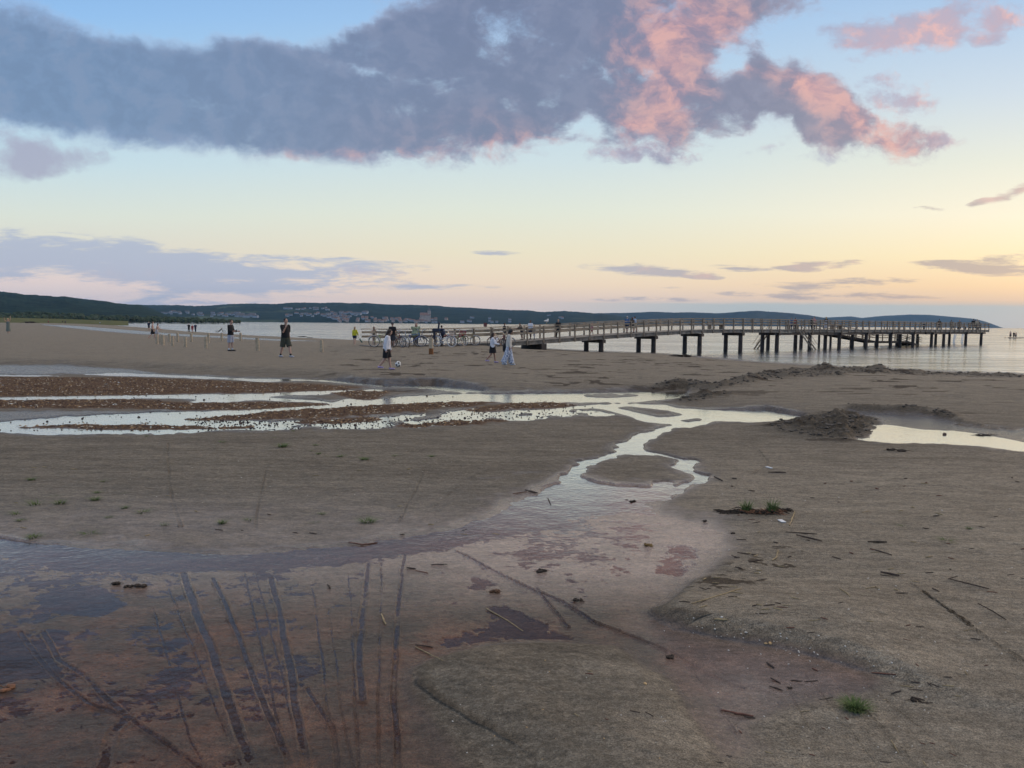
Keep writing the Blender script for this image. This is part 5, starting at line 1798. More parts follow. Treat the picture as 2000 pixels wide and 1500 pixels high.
def folding_chair(px, py, yaw, label, recl, rgb):
    q = on_ground(px, py)
    P = empty('folding_chair', q, R(yaw), label, 'chair', 'folding beach chairs at the shore')
    cm = cloth('chair' + str(recl), rgb)
    sb = Matrix.Rotation(R(-recl), 3, 'Y')
    bt_ = Vector((-.22, 0, .38)) + sb @ Vector((0, 0, .38))
    MB().box(bt_, (.03, .52, .80), sb).build('backrest', cm, P)
    MB().box((.02, 0, .40), (.50, .52, .03), Matrix.Rotation(R(-6), 3, 'Y')).build('seat', cm, P)
    for s in (-1, 1):
        MB().tube([(-.42, s * .28, 0), (.30, s * .28, .44)], .013, 6).build('leg', M_alu, P)
        MB().tube([(.34, s * .26, 0), (-.24, s * .26, .44)], .013, 6).build('leg', M_alu, P)
        MB().box((.0, s * .29, .62), (.46, .045, .03)).build('armrest', cmat('dark_plastic', (.02, .02, .02), .4), P)
    return P


folding_chair(424, 652.5, 180, 'dark folding chair with a low reclined back, left of the two', 48, (.03, .035, .04))
folding_chair(438, 652.5, 10, 'upright folding chair with a greyish back, right of the two', 18, (.12, .14, .13))

# ---------------------------------------------------------------- bicycles
M_tyre = cmat('tyre_rubber', (.015, .015, .016), .8, .1)
M_whitet = cmat('white_rubber', (.62, .60, .56), .6, .1)
M_rim = cmat('rim_metal', (.55, .55, .56), .35, .1, metal=.8)


def bicycle(px, off, yaw, rgb, label, white=False, basket=False, seat=False, style=0, lean=7):
    q = pp(n_at(px, off), off, 0)
    q.z = ground_z(q.x, q.y)
    B = empty('bicycle', q, R(yaw), label, 'bicycle', 'bicycles parked at the foot of the pier')
    B.rotation_euler = (R(lean), 0, R(yaw))
    fm = cmat('bike_paint_%d_%d_%d' % tuple(int(v * 100) for v in rgb), rgb, .35, .05)
    RW = .33
    rear, front = Vector((-.53, 0, RW)), Vector((.55, 0, RW))
    bb2, st, hd_, hb = Vector((-.08, 0, .29)), Vector((-.24, 0, .78)), Vector((.36, 0, .86)), Vector((.40, 0, .68))
    for nm, c in (('wheel', rear), ('wheel', front)):
        Wl = MB().ring(c, (0, 1, 0), RW - .03, .012, 30, 6).build('wheel', M_rim, B, True)
        MB().ring(c, (0, 1, 0), RW - .013, .021 if not white else .026, 32, 6).build('tyre', M_whitet if white else M_tyre, Wl, True)
        sp = MB()
        for k in range(14):
            a_ = 2 * math.pi * k / 14
            sp.tube([c + Vector((.02 * math.cos(a_), .015 * (-1) ** k, .02 * math.sin(a_))), c + Vector(((RW - .03) * math.cos(a_), 0, (RW - .03) * math.sin(a_)))], .0022, 4, False)
        sp.tube([c + Vector((0, -.05, 0)), c + Vector((0, .05, 0))], .022, 8)
        sp.build('spokes', M_rim, Wl)
    f = MB()
    if style == 0:
        f.tube([bb2, st], .017, 8)
        f.tube([bb2, hb], .019, 8)
        f.tube([st - Vector((0, 0, .06)), hd_ - Vector((0, 0, .05))], .016, 8)
    else:
        f.tube([bb2, st], .017, 8)
        f.tube([bb2 + Vector((.02, 0, .03)), hb], .022, 8)
        f.tube([Vector((-.15, 0, .50)), Vector((.12, 0, .55)), hd_ - Vector((0, 0, .07))], .016, 8)
    f.tube([hb, hd_], .022, 8)
    for s in (-.05, .05):
        f.tube([bb2 + Vector((0, s * .6, 0)), rear + Vector((0, s, 0))], .010, 6)
        f.tube([st - Vector((0, 0, .05)), rear + Vector((0, s, 0))], .009, 6)
        f.tube([hb + Vector((0, s, -.02)), front + Vector((0, s, 0))], .012, 6)
    f.build('frame', fm, B, True)
    MB().tube([st, st + Vector((-.04, 0, .13))], .013, 6).build('seat_post', M_rim, B)
    s_ = MB()
    s_.blob(st + Vector((-.08, 0, .15)), (.13, .08, .035), 10, 6)
    s_.blob(st + Vector((.06, 0, .15)), (.11, .03, .025), 8, 6)
    s_.build('saddle', cmat('saddle_vinyl', (.02, .018, .016), .5), B, True)
    h_ = MB()
    top_ = hd_ + Vector((-.03, 0, .16))
    h_.tube([hd_, top_], .013, 6)
    w_ = .29
    h_.tube([top_ + Vector((-.14 if style else -.02, -w_, .03)), top_ + Vector((0, -.12, .01)), top_, top_ + Vector((0, .12, .01)), top_ + Vector((-.14 if style else -.02, w_, .03))], .012, 6)
    h_.build('handlebar', M_rim, B)
    for s in (-1, 1):
        MB().tube([top_ + Vector((-.14 if style else -.02, s * w_, .03)), top_ + Vector((-.24 if style else -.06, s * (w_ + .08), .03))], .017, 6).build('grip', M_tyre, B)
    c_ = MB()
    c_.ring(bb2 + Vector((0, -.05, 0)), (0, 1, 0), .09, .006, 20, 4)
    c_.tube([bb2 + Vector((0, -.06, 0)), bb2 + Vector((.12, -.07, -.11))], .010, 5)
    c_.tube([bb2 + Vector((0, .06, 0)), bb2 + Vector((-.12, .07, .11))], .010, 5)
    c_.box(bb2 + Vector((.12, -.12, -.11)), (.09, .09, .02))
    c_.box(bb2 + Vector((-.12, .12, .11)), (.09, .09, .02))
    c_.build('crank', M_rim, B)
    for c in (rear, front):
        g = MB()
        pts = [c + Vector(((RW + .03) * math.cos(a_), 0, (RW + .03) * math.sin(a_))) for a_ in [R(v) for v in range(20, 161, 14)]]
        g.tube(pts, .016, 6)
        g.build('mudguard', fm if style else M_rim, B)
    if basket:
        k_ = MB()
        cb = front + Vector((.08, 0, .52))
        for zz_ in (-.12, -.06, 0, .06, .12):
            hx, hy = .13 + .02 * zz_ / .12, .17 + .02 * zz_ / .12
            loop = [cb + Vector(v) for v in ((-hx, -hy, zz_), (hx, -hy, zz_), (hx, hy, zz_), (-hx, hy, zz_), (-hx, -hy, zz_))]
            k_.tube(loop, .006, 4)
        for a_ in range(-3, 4):
            for s in (-1, 1):
                k_.tube([cb + Vector((s * .12, a_ * .05, -.12)), cb + Vector((s * .145, a_ * .058, .12))], .004, 4)
            k_.tube([cb + Vector((a_ * .038, -.16, -.12)), cb + Vector((a_ * .043, -.19, .12))], .004, 4)
            k_.tube([cb + Vector((a_ * .038, .16, -.12)), cb + Vector((a_ * .043, .19, .12))], .004, 4)
        k_.box(cb + Vector((0, 0, -.125)), (.25, .33, .01))
        k_.build('basket', basket, B)
    if seat:
        k_ = MB()
        k_.box(rear + Vector((.02, 0, .62)), (.30, .30, .06))
        k_.box(rear + Vector((-.16, 0, .88)), (.07, .32, .56), Matrix.Rotation(R(-8), 3, 'Y'))
        k_.box(rear + Vector((.05, .16, .70)), (.34, .03, .20))
        k_.box(rear + Vector((.05, -.16, .70)), (.34, .03, .20))
        k_.blob(rear + Vector((-.18, 0, 1.16)), (.06, .15, .10), 10, 6)
        k_.box(rear + Vector((.12, .12, .35)), (.10, .06, .40))
        k_.box(rear + Vector((.12, -.12, .35)), (.10, .06, .40))
        k_.build('child_seat', cmat('dark_seat', (.015, .018, .035), .6), B)
    # kickstand
    MB().tube([bb2 + Vector((-.05, .03, -.02)), Vector((-.10, .17, .012))], .009, 5).build('kickstand', M_rim, B)
    return B


bicycle(748, -0.6, 5, (.28, .33, .10), 'yellow green bicycle half hidden behind the woman in the swimsuit', style=0)
bicycle(773, -1.0, -35, (.22, .03, .03), 'dark red bicycle held by the man in black', style=0)
bicycle(791, -1.1, -62, (.42, .44, .42), 'silver bicycle seen nearly end on, left of the black wheeled one', style=1)
bicycle(806, -0.7, 20, (.05, .12, .34), 'blue bicycle with black wheels under the pale green jacket', style=0)
bicycle(836, -0.8, 195, (.02, .03, .08), 'dark blue bicycle with a black child seat on the back', style=1, seat=True)
bicycle(868, -1.5, -28, (.60, .60, .62), 'white bicycle with cream tyres and a basket in front', white=True, style=1, basket=cmat('basket_pale', (.45, .38, .33), .8))
bicycle(886, -0.5, 30, (.34, .03, .06), 'red bicycle with a red basket half behind the white one', style=1, basket=cmat('basket_red', (.30, .03, .06), .7))
bicycle(897, -0.9, 55, (.10, .18, .06), 'green bicycle seen at an angle, left of the mountain bike', style=0)
bicycle(912, -0.35, 8, (.30, .25, .12), 'brown mountain bike leaning at the corner post of the rail', style=0)
bicycle(973, -0.6, 30, (.16, .02, .03), 'dark red bicycle glimpsed behind the girl in the short skirt', style=1)
bicycle(982, -0.35, 12, (.03, .03, .03), 'black bicycle glimpsed between the girl and the woman in cream', style=0)
# jacket over the rail
q = pp(n_at(809.5, 0), -.10, 1.02)
jk = empty('jacket', q, PANG, 'pale green jacket hung over the rail above the blue bicycle', 'jacket')
m = MB()
rr = random.Random(4)
for k in range(26):
    capsule(m, (rr.uniform(-.28, .24), rr.uniform(-.10, .02), rr.uniform(-.42, .12)), rr.uniform(.05, .10), (rr.uniform(-.24, .24), rr.uniform(-.10, .02), rr.uniform(-.36, .08)), rr.uniform(.05, .09), 8)
fused('jacket_body', m, cloth('palegreen', (.30, .34, .22)), jk, .02, 2)
m = MB()
capsule(m, (.22, -.05, .05), .06, (.30, -.06, -.35), .05, 8)
fused('sleeve', m, cloth('palegreen', (.30, .34, .22)), jk, .02, 2)
# ---------------------------------------------------------------- grass tufts
M_grass = cmat('grass_blades', (.085, .13, .030), .8, .45, 60)
M_dry = cmat('dry_stalk', (.30, .23, .12), .85, .3, 30)
M_stick = cmat('dark_stick', (.055, .038, .028), .9, .4, 40, bump=.5)
M_redst = cmat('red_stick', (.13, .055, .035), .85, .3, 40)
M_weed = cmat('dark_weed', (.040, .028, .018), .9, .5, 50, bump=.8)
M_shell = cmat('shell', (.62, .58, .50), .5, .2, 40)
M_yshell = cmat('yellow_shell', (.55, .36, .16), .5, .2, 40)
rg = random.Random(11)


def tuft_mesh(nb, spread, hgt, seed):
    r_ = random.Random(seed)
    m = MB()
    for i in range(nb):
        a = r_.uniform(0, 2 * math.pi)
        rad = spread * .35 * math.sqrt(r_.random())
        bx, by = rad * math.cos(a), rad * math.sin(a)
        a2 = a + r_.uniform(-.7, .7)
        h_ = hgt * r_.uniform(.5, 1.1)
        out = spread * r_.uniform(.15, .75)
        wd = .0022 + .0012 * r_.random()
        px_, py_ = -math.sin(a2) * wd, math.cos(a2) * wd
        base = len(m.v)
        for k, t_ in enumerate((0, .4, .75, 1)):
            x = bx + math.cos(a2) * out * t_ ** 1.8
            y = by + math.sin(a2) * out * t_ ** 1.8
            z = h_ * (t_ - .25 * t_ ** 3)
            ww = (1 - t_ * .85)
            m.v.append((x + px_ * ww, y + py_ * ww, z))
            m.v.append((x - px_ * ww, y - py_ * ww, z))
        for k in range(3):
            m.f.append((base + 2 * k, base + 2 * k + 1, base + 2 * k + 3, base + 2 * k + 2))
    me = m.mesh('grass_tuft')
    me.materials.append(M_grass)
    return me


TM = [tuft_mesh(70, .12, .055, 1), tuft_mesh(45, .16, .045, 2), tuft_mesh(90, .14, .07, 3), tuft_mesh(28, .13, .05, 4)]
TUFTS = [(287, 852, .7, 'grass tuft alone at the left under the bright stream edge'), (434, 864, 1.0, 'flat spread grass tuft just below the stream on the left half'), (552, 873, 1.5, 'biggest dark green tuft of the upper left sand'),
         (536, 855, .8, 'small tuft just above the biggest one on the upper left sand'), (572, 842, .7, 'tuft right at the pebbly stream edge'), (490, 841, .7, 'tuft at the stream edge beside a brown clump'),
         (617, 870, .7, 'upper tuft of the small chain right of the biggest tuft'), (607, 881, .6, 'left tuft of the small chain right of the biggest tuft'), (622, 887, .8, 'lower darker tuft of the small chain'), (637, 891, .45, 'tiny tuft ending the small chain'),
         (665, 892, .8, 'left half of the twin tuft in the middle sand'), (674, 889, .5, 'right half of the twin tuft in the middle sand'), (660, 879, .4, 'faint tuft above the twin tuft'), (705, 885, .6, 'tiny tuft above a larger flat one'),
         (713, 898, 1.1, 'flat dark tuft right of the twin tuft'), (771, 891, .95, 'round green tuft, second from the right on the middle sand'), (843, 892, .9, 'round green tuft, rightmost on the middle sand'), (830, 903, .4, 'sprig just below the rightmost round tuft'),
         (62, 938, .8, 'pale tuft highest at the far left'), (202, 941, .9, 'thin yellowish tuft at the left'), (190, 963, .8, 'low tuft left of a fallen stalk'), (107, 969, .6, 'faint sprig at the left'), (185, 977, .9, 'tuft with a long flat stalk'),
         (70, 986, 1.6, 'large sprawling tuft at the far left'), (117, 984, 1.2, 'thin trailing tuft right of the large sprawling one'), (242, 964, .5, 'narrow sprig with a flat stalk'), (243, 993, .6, 'small tuft above the wet sand at the left'),
         (32, 1005, 1.1, 'sparse yellow green tuft near the left edge'), (40, 1017, .8, 'compact dark green tuft near the left edge'), (280, 1001, 1.0, 'upright tuft left of centre left'), (212, 1011, .5, 'grey sprig on damp sand'),
         (322, 1026, .8, 'compact tuft beside the pale wheel line'), (66, 1050, 1.2, 'spiky tuft nearest the water at the left'), (175, 1043, 1.1, 'wide flat tuft near the water at the left'), (434, 1022, .8, 'compact tuft in the lower row, left'),
         (487, 1016, .9, 'flat tuft in the lower row, right of the compact one'), (629, 1004, .7, 'round tuft above a small dark one'), (614, 1021, .6, 'small dark tuft below the round one'), (717, 1020, 1.3, 'wide tuft with long side blades, rightmost of the lower row'),
         (1762, 1028, .7, 'small tuft on the right hand sand'), (1892, 1033, .6, 'sprig with one stalk on the right hand sand'), (1848, 1057, 1.0, 'bright tuft on the right hand sand')]
for i, (px, py, sc, lab) in enumerate(TUFTS):
    q = on_ground(px, py)
    o = bpy.data.objects.new('grass_tuft', TM[i % 4])
    C.objects.link(o)
    o.location = q - Vector((0, 0, .004))
    s_ = sc * .88
    o.scale = (s_, s_, s_ * rg.uniform(.6, 1.0))
    o.rotation_euler = (0, 0, rg.uniform(0, 6))
    tag(o, lab, 'grass', 'grass tufts on the sand')
big_t = tuft_mesh(420, .15, .075, 9)
o = bpy.data.objects.new('grass_tuft', big_t)
C.objects.link(o)
o.location = on_ground(1669, 1386) - Vector((0, 0, .004))
o.scale = (.72, .72, .75)
tag(o, 'dense bright green round tuft alone in the right foreground', 'grass', 'grass tufts on the sand')

# ---------------------------------------------------------------- sticks


def stick(pts, wpx, mat, label, group=None, name='stick', lift=.4):
    W_ = []
    for (px, py) in pts:
        W_.append(on_ground(px, py))
    dep = W_[0].y
    r_ = max(wpx / 2 / F * math.hypot(dep, EYE), .0016)
    base = W_[0].copy()
    dense = []
    for a, b_ in zip(W_[:-1], W_[1:]):
        for k in range(4):
            q = a.lerp(b_, k / 4)
            dense.append(q)
    dense.append(W_[-1])
    loc = []
    for i, q in enumerate(dense):
        loc.append((q.x - base.x + rg.uniform(-.25, .25) * r_, q.y - base.y + rg.uniform(-.6, .6) * r_, q.z - base.z + r_ * (lift + .5)))
    rs = [r_ * rg.uniform(.8, 1.1) * (1 - .35 * abs(i / (len(loc) - 1) * 2 - 1)) for i in range(len(loc))]
    o = MB().tube(loc, rs, 7).build(name, mat, None, False)
    o.location = base
    tag(o, label, 'stick', group)
    return o


SG = 'driftwood sticks and twigs on the sand'
STK = [([(1720, 1119), (1756, 1126)], 5, M_stick, 'thick short black stick on the right hand sand'), ([(1852, 1131), (1932, 1151)], 2.5, M_stick, 'long thin dark stick sloping down at the far right'),
       ([(1750, 1159), (1774, 1159)], 2.2, M_stick, 'short level twig right of centre on the right hand sand'), ([(1820, 1150), (1834, 1156)], 3, M_stick, 'stubby twig near the long thin dark stick'),
       ([(1407, 1388), (1440, 1395), (1472, 1401)], 4, M_redst, 'reddish brown stick lying in the run-off below the sand bar'), ([(1702, 1315), (1750, 1319)], 3, M_redst, 'reddish flat stick at the lower edge of the sand bank'),
       ([(1497, 1296), (1512, 1306)], 4.5, M_stick, 'short thick twig in the pinkish run-off'), ([(1505, 1325), (1525, 1336)], 3, M_stick, 'twig half sunk below the short thick one'), ([(1395, 1211), (1421, 1212)], 4, M_dry, 'pale flat stick on top of the dark bank'),
       ([(1740, 1446), (1748, 1460), (1755, 1471)], 2.5, M_dry, 'pale thin stick in the bottom right'), ([(1910, 1179), (1940, 1195), (1965, 1211)], 2, M_stick, 'thin bent stick at the right edge'), ([(1700, 1072), (1742, 1085)], 2.4, M_stick, 'thin straight stick sloping above the thick black one'),
       ([(1535, 1040), (1595, 1044)], 2.4, M_stick, 'long level twig just below the weed clump'), ([(1556, 1046), (1582, 1052), (1605, 1058)], 3.2, M_stick, 'rough dark stick below the long level twig'), ([(1695, 1060), (1732, 1060)], 4, M_weed, 'ragged dark strip right of the rough stick'),
       ([(1625, 1088), (1642, 1093)], 2.4, M_stick, 'small twig in the middle of the right hand sand'), ([(1440, 1080), (1465, 1083)], 2.4, M_stick, 'twig on the upper edge of the sand bar'), ([(1500, 923), (1535, 924)], 3, M_stick, 'level dark stick below a white scrap'),
       ([(1552, 1000), (1548, 1012), (1542, 1027)], 3, M_dry, 'pale forked stalk standing by the weed clump'), ([(949, 1189), (990, 1212), (1022, 1234)], 2.6, M_dry, 'long pale stalk lying in the dark pool'), ([(745, 1200), (749, 1211), (753, 1221)], 3.2, M_dry, 'short pale splinter between two tracks'),
       ([(841, 1104), (874, 1103)], 2.4, M_stick, 'level dark twig right of the rut'), ([(794, 1110), (812, 1112)], 3, M_stick, 'dark chip right beside the rut'), ([(812, 1115), (837, 1120)], 2, M_redst, 'reddish twig next to the dark chip'), ([(680, 1060), (707, 1065), (737, 1061)], 3, M_redst, 'curved brown stick at the edge of the smooth channel'),
       ([(812, 1260), (846, 1265)], 2.5, M_stick, 'dark twig above the sand mound'), ([(811, 1264), (835, 1276), (865, 1291)], 2, M_dry, 'long root like stalk on the edge of the sand mound'), ([(1025, 958), (1050, 964)], 3, M_stick, 'dark stick at the left edge of the creek'),
       ([(1002, 965), (1029, 961)], 2.2, M_redst, 'thin reddish stalk left of the creek'), ([(1395, 932), (1411, 940)], 3, M_stick, 'dark twig at the tip of the creek loop'), ([(1070, 974), (1076, 987)], 2.4, M_stick, 'upright looking twig in the shallow creek mouth'),
       ([(1520, 1075), (1516, 1090), (1508, 1096)], 3, M_dry, 'pale bent stalk in the patch of dead weed'), ([(1640, 1150), (1655, 1160), (1660, 1166)], 2.2, M_dry, 'pale curled stalk left loop'), ([(1690, 1150), (1710, 1147), (1720, 1152)], 2.2, M_dry, 'pale curled stalk right loop'),
       ([(1350, 1180), (1400, 1165), (1448, 1150)], 2.6, M_dry, 'long straw colored stalk along the head of the sand bar'), ([(640, 1143), (646, 1150)], 3, M_weed, 'dark fleck in the wet tracks')]
for pts, wd, mt, lab in STK:
    stick(pts, wd, mt, lab, SG)
for i in range(95):
    px = rg.uniform(1420, 2000)
    py = 930 + 470 * rg.random() ** 1.3
    if py > 1240 and px < 1750 and py < 1330:
        continue
    L = rg.uniform(5, 22) * (.6 + (py - 900) / 600)
    a = rg.uniform(-.5, .5)
    stick([(px, py), (px + L * math.cos(a), py + L * math.sin(a) * .6)], rg.uniform(1.3, 2.8), rg.choice((M_stick, M_stick, M_dry, M_redst)), 'small dark twig among the scattered bits on the right hand sand', 'scattered twigs on the right hand sand', 'twig')
for i in range(40):
    px = rg.uniform(1280, 1520)
    py = 1040 + (px - 1280) * .05 + rg.uniform(20, 150)
    if py < 1185 - (px - 1280) * .75 + 10:
        continue
    L = rg.uniform(8, 26)
    a = rg.uniform(-.7, .5)
    stick([(px, py), (px + L * math.cos(a), py + L * math.sin(a) * .6)], rg.uniform(1.5, 3), rg.choice((M_stick, M_dry, M_weed)), 'short stalk in the patch of dead weed on the sand bar', 'dead weed stalks on the sand bar', 'stalk')
for i in range(22):
    px = rg.uniform(20, 1000)
    py = rg.uniform(905, 1050)
    L = rg.uniform(5, 16)
    stick([(px, py), (px + L, py + rg.uniform(-3, 3))], rg.uniform(1.3, 2.2), rg.choice((M_stick, M_dry)), 'tiny twig on the damp sand at the left', 'tiny twigs on the left hand sand', 'twig')
for i in range(26):
    px = rg.uniform(1050, 1950)
    py = rg.uniform(1290, 1490)
    L = rg.uniform(8, 24)
    a = rg.uniform(0, 1.2)
    stick([(px, py), (px + L * math.cos(a), py + L * math.sin(a) * .6)], rg.uniform(1.6, 3), rg.choice((M_stick, M_redst, M_dry)), 'small twig on the sand of the foreground', 'small twigs in the foreground', 'twig')

# ---------------------------------------------------------------- clods, shells, scraps


def clod(px, py, rpx, mat, label, cat='clump', name='weed_clump', squash=.6, n=9, group=None, long=1.0):
    q = on_ground(px, py)
    k = math.hypot(q.y, EYE) / F
    m = MB()
    r_ = rpx * k
    for i in range(n):
        m.blob((rg.uniform(-.7, .7) * r_ * long, rg.uniform(-.6, .6) * r_, r_ * squash * rg.uniform(.1, .6)), (r_ * rg.uniform(.25, .55), r_ * rg.uniform(.25, .5), r_ * squash * rg.uniform(.3, .6)), 7, 5, .25, rg)
    for i in range(n // 2):
        a = rg.uniform(0, 6.28)
        m.tube([(0, 0, r_ * .2), (math.cos(a) * r_ * .8, math.sin(a) * r_ * .6, r_ * .3), (math.cos(a) * r_ * 1.4 * long, math.sin(a) * r_, 0)], [r_ * .07, r_ * .06, r_ * .02], 5)
    o = m.build(name, mat, None, False)
    o.location = q
    return tag(o, label, cat, group)


clod(1236, 981, 7, M_weed, 'dark lump of weed lying in the middle of the creek mouth')
clod(1224, 977, 2.4, M_weed, 'small crumb left of the dark lump in the creek mouth')
clod(1266, 1066, 8, cmat('yellow_weed', (.16, .10, .03), .9, .4, 50, bump=.8), 'yellowish weed ball beside the small round pool')
clod(1376, 1019, 5, M_weed, 'square dark crumb right of the creek mouth')
clod(1431, 1042, 4.5, M_weed, 'dark crumb on the damp edge right of the small pools')
clod(1061, 1117, 9, M_weed, 'ragged dark weed in the middle of the wet sand', long=1.6)
clod(1130, 1174, 8, M_weed, 'dark crumpled leaf beside the long rut', long=1.4)
for px, py, rr_, nm in ((228, 1141, 9, 'left'), (252, 1147, 8, 'middle'), (274, 1146, 10, 'right')):
    clod(px, py, rr_, M_weed, f'dark clod, {nm} one of three in the pool at the left', group='three dark clods in the left pool')
clod(1308, 1284, 8, M_weed, 'brown clod on the rut below the sand bar')
clod(1543, 1344, 5, M_weed, 'small dark clod in the run-off of the right foreground')
clod(1787, 1369, 9, M_weed, 'dark knobbly clod at the right of the run-off', long=1.5)
clod(1752, 881, 12, M_weed, 'long dark heap of weed below the right hand pool', long=2.0, squash=.35)
clod(966, 1157, 10, cmat('brown_weed', (.10, .05, .025), .9, .4, 50, bump=.8), 'brown crumbly weed on the sand ridge in the middle', long=1.2)
clod(8, 1346, 16, cmat('leaf_brown', (.16, .07, .03), .7, .3, 30), 'curled brown leaf at the left edge', 'leaf', 'leaf', .3, 5)
clod(1846, 851, 6, cmat('brown_stone', (.10, .06, .045), .8, .3, 30), 'brown stone standing in the right hand pool', 'stone', 'stone', 1.1, 5)
clod(1925, 851, 10, M_weed, 'long dark slab lying across the right hand pool', 'slab', 'slab', .25, 7, None, 2.6)
clod(1922, 857, 4, M_weed, 'small dark stone below the slab in the right hand pool', 'stone', 'stone')
clod(1400, 704 + 3, 1, M_weed, 'small dark fleck on the upper beach') if False else None
clod(1330, 697, 14, M_weed, 'low dark heap of weed at the water edge right of the second pier support', long=1.6, squash=.3)
for i, (px, py, rr_, lab) in enumerate([(590, 659, 7, 'low weed heap at the water edge behind the walking man'), (606, 660, 4, 'small weed heap right of the larger one at the water edge'), (58, 631, 9, 'dark low hump on the far left beach')]):
    clod(px, py, rr_, M_weed, lab, long=1.5, squash=.35)
# the big weed clump with grass
q = on_ground(1480, 1002)
k = math.hypot(q.y, EYE) / F
P = empty('weed_mat', q, 0, 'large mat of dark weed and roots with two grass tufts right of the creek', 'weed')
m = MB()
for i in range(150):
    t_ = rg.uniform(-1, 1)
    x = t_ * 72 * k
    y = rg.gauss(0, .035) + (.10 * (t_ > .5))
    a = rg.gauss(0, .45)
    L = rg.uniform(.05, .16)
    z = rg.uniform(.005, .05) * (1 - .6 * abs(t_))
    m.tube([(x - L * math.cos(a) / 2, y - L * math.sin(a) / 2, z * .3), (x, y + rg.uniform(-.01, .01), z), (x + L * math.cos(a) / 2, y + L * math.sin(a) / 2, z * .2)], [.003, .006, .002], 5)
m.build('roots', M_weed, P)
m = MB()
for i in range(60):
    t_ = rg.uniform(-.5, .6)
    a = rg.gauss(0, .8)
    L = rg.uniform(.04, .13)
    x, y, z = t_ * 72 * k, rg.gauss(-.03, .03), rg.uniform(.01, .05)
    m.tube([(x, y, z), (x + L * math.cos(a), y + L * math.sin(a) * .6, z * .4)], [.003, .0015], 4)
m.build('straw', cmat('red_straw', (.22, .10, .05), .8, .3, 40), P)
for dx, sc, nb in ((-22, 1.25, 5), (26, 1.45, 6)):
    t_ = bpy.data.objects.new('grass', tuft_mesh(90, .11, .10, nb))
    C.objects.link(t_)
    t_.parent = P
    t_.location = (dx * k, 0, .02)
    t_.scale = (sc, sc, sc)
o = MB().box((0, 0, .008), (.045, .09, .006), Matrix.Rotation(.1, 3, 'Z')).build('paper_scrap', cmat('paper', (.72, .72, .70), .8, .05), None)
o.location = on_ground(1527, 1019)
tag(o, 'white rectangular scrap of paper below the weed mat', 'scrap')
o = MB().box((0, 0, .008), (.03, .10, .01), Matrix.Rotation(.4, 3, 'Z')).build('paper_scrap', cmat('paper', (.72, .72, .70), .8, .05), None)
o.location = on_ground(1502, 914)
tag(o, 'small white scrap above a level dark stick', 'scrap')


def shell(px, py, rpx, mat, label, group):
    q = on_ground(px, py)
    r_ = rpx * math.hypot(q.y, EYE) / F
    m = MB()
    m.blob((0, 0, r_ * .25), (r_, r_ * rg.uniform(.6, .9), r_ * .45), 8, 5, .1, rg)
    o = m.build('shell', mat, None, True)
    o.location = q
    o.rotation_euler = (rg.uniform(-.3, .3), rg.uniform(-.3, .3), rg.uniform(0, 6))
    return tag(o, label, 'shell', group)


shell(1496, 1258, 4.2, M_yshell, 'yellow shell, left one of the pair on the dark bank foot', None)
shell(1504, 1257, 4.2, M_yshell, 'yellow shell, right one of the pair on the dark bank foot', None)
shell(1260, 1336, 4, M_yshell, 'yellow pebble like shell at the top of the mound slope', None)
shell(1410, 1206, 3.6, M_shell, 'largest white shell, just above the pale stick on the bank', None)
shell(1457, 1236, 3.6, M_shell, 'white shell low on the dark bank', None)
for i in range(60):
    t_ = rg.random()
    px, py = 1330 + 420 * t_ + rg.gauss(0, 25), 1215 + 85 * t_ + rg.gauss(0, 16)
    shell(px, py, rg.uniform(.9, 2.4), M_shell, 'tiny white shell fragment along the edge of the dark sand bank', 'shell fragments along the sand bank')
for i in range(75):
    px, py = rg.uniform(1400, 2000), rg.uniform(960, 1500)
    shell(px, py, rg.uniform(.8, 2.2), M_shell, 'tiny white shell fragment on the right hand sand', 'shell fragments on the right hand sand')
for i in range(30):
    px, py = rg.uniform(0, 900), rg.uniform(900, 1050)
    shell(px, py, rg.uniform(.7, 1.5), M_shell, 'tiny white shell fragment on the left hand sand', 'shell fragments on the left hand sand')
for i in range(24):
    px, py = rg.uniform(880, 1320), rg.uniform(1290, 1500)
    shell(px, py, rg.uniform(1, 2.2), rg.choice((M_shell, M_yshell)), 'pale grain sized shell on the foreground sand mound', 'shell fragments on the sand mound')

# pebbles in the braided stream: nobody could count them
m = MB()
n_ = 0
rp_ = random.Random(5)
while n_ < 1200:
    px = rp_.uniform(380, 1180)
    py = rp_.gauss(826 if px < 900 else 808, 8)
    if rp_.random() < .25:
        px, py = rp_.uniform(-20, 900), rp_.uniform(760, 846)
    if not (755 < py < 843):
        continue
    p = onplane(px, py, ZW)
    if px > 1000 and rp_.random() < (px - 1000) / 180:
        continue
    r_ = rp_.uniform(.006, .017) * (1.8 if rp_.random() < .06 else 1)
    m.blob((p[0], p[1], ZW + r_ * .2), (r_, r_ * rp_.uniform(.7, 1.1), r_ * .75), 5, 4, .25, rp_)
    n_ += 1
o = m.build('pebbles', cmat('pebble_dark', (.045, .030, .024), .6, .5, 3), None, False)
tag(o, kind='stuff')

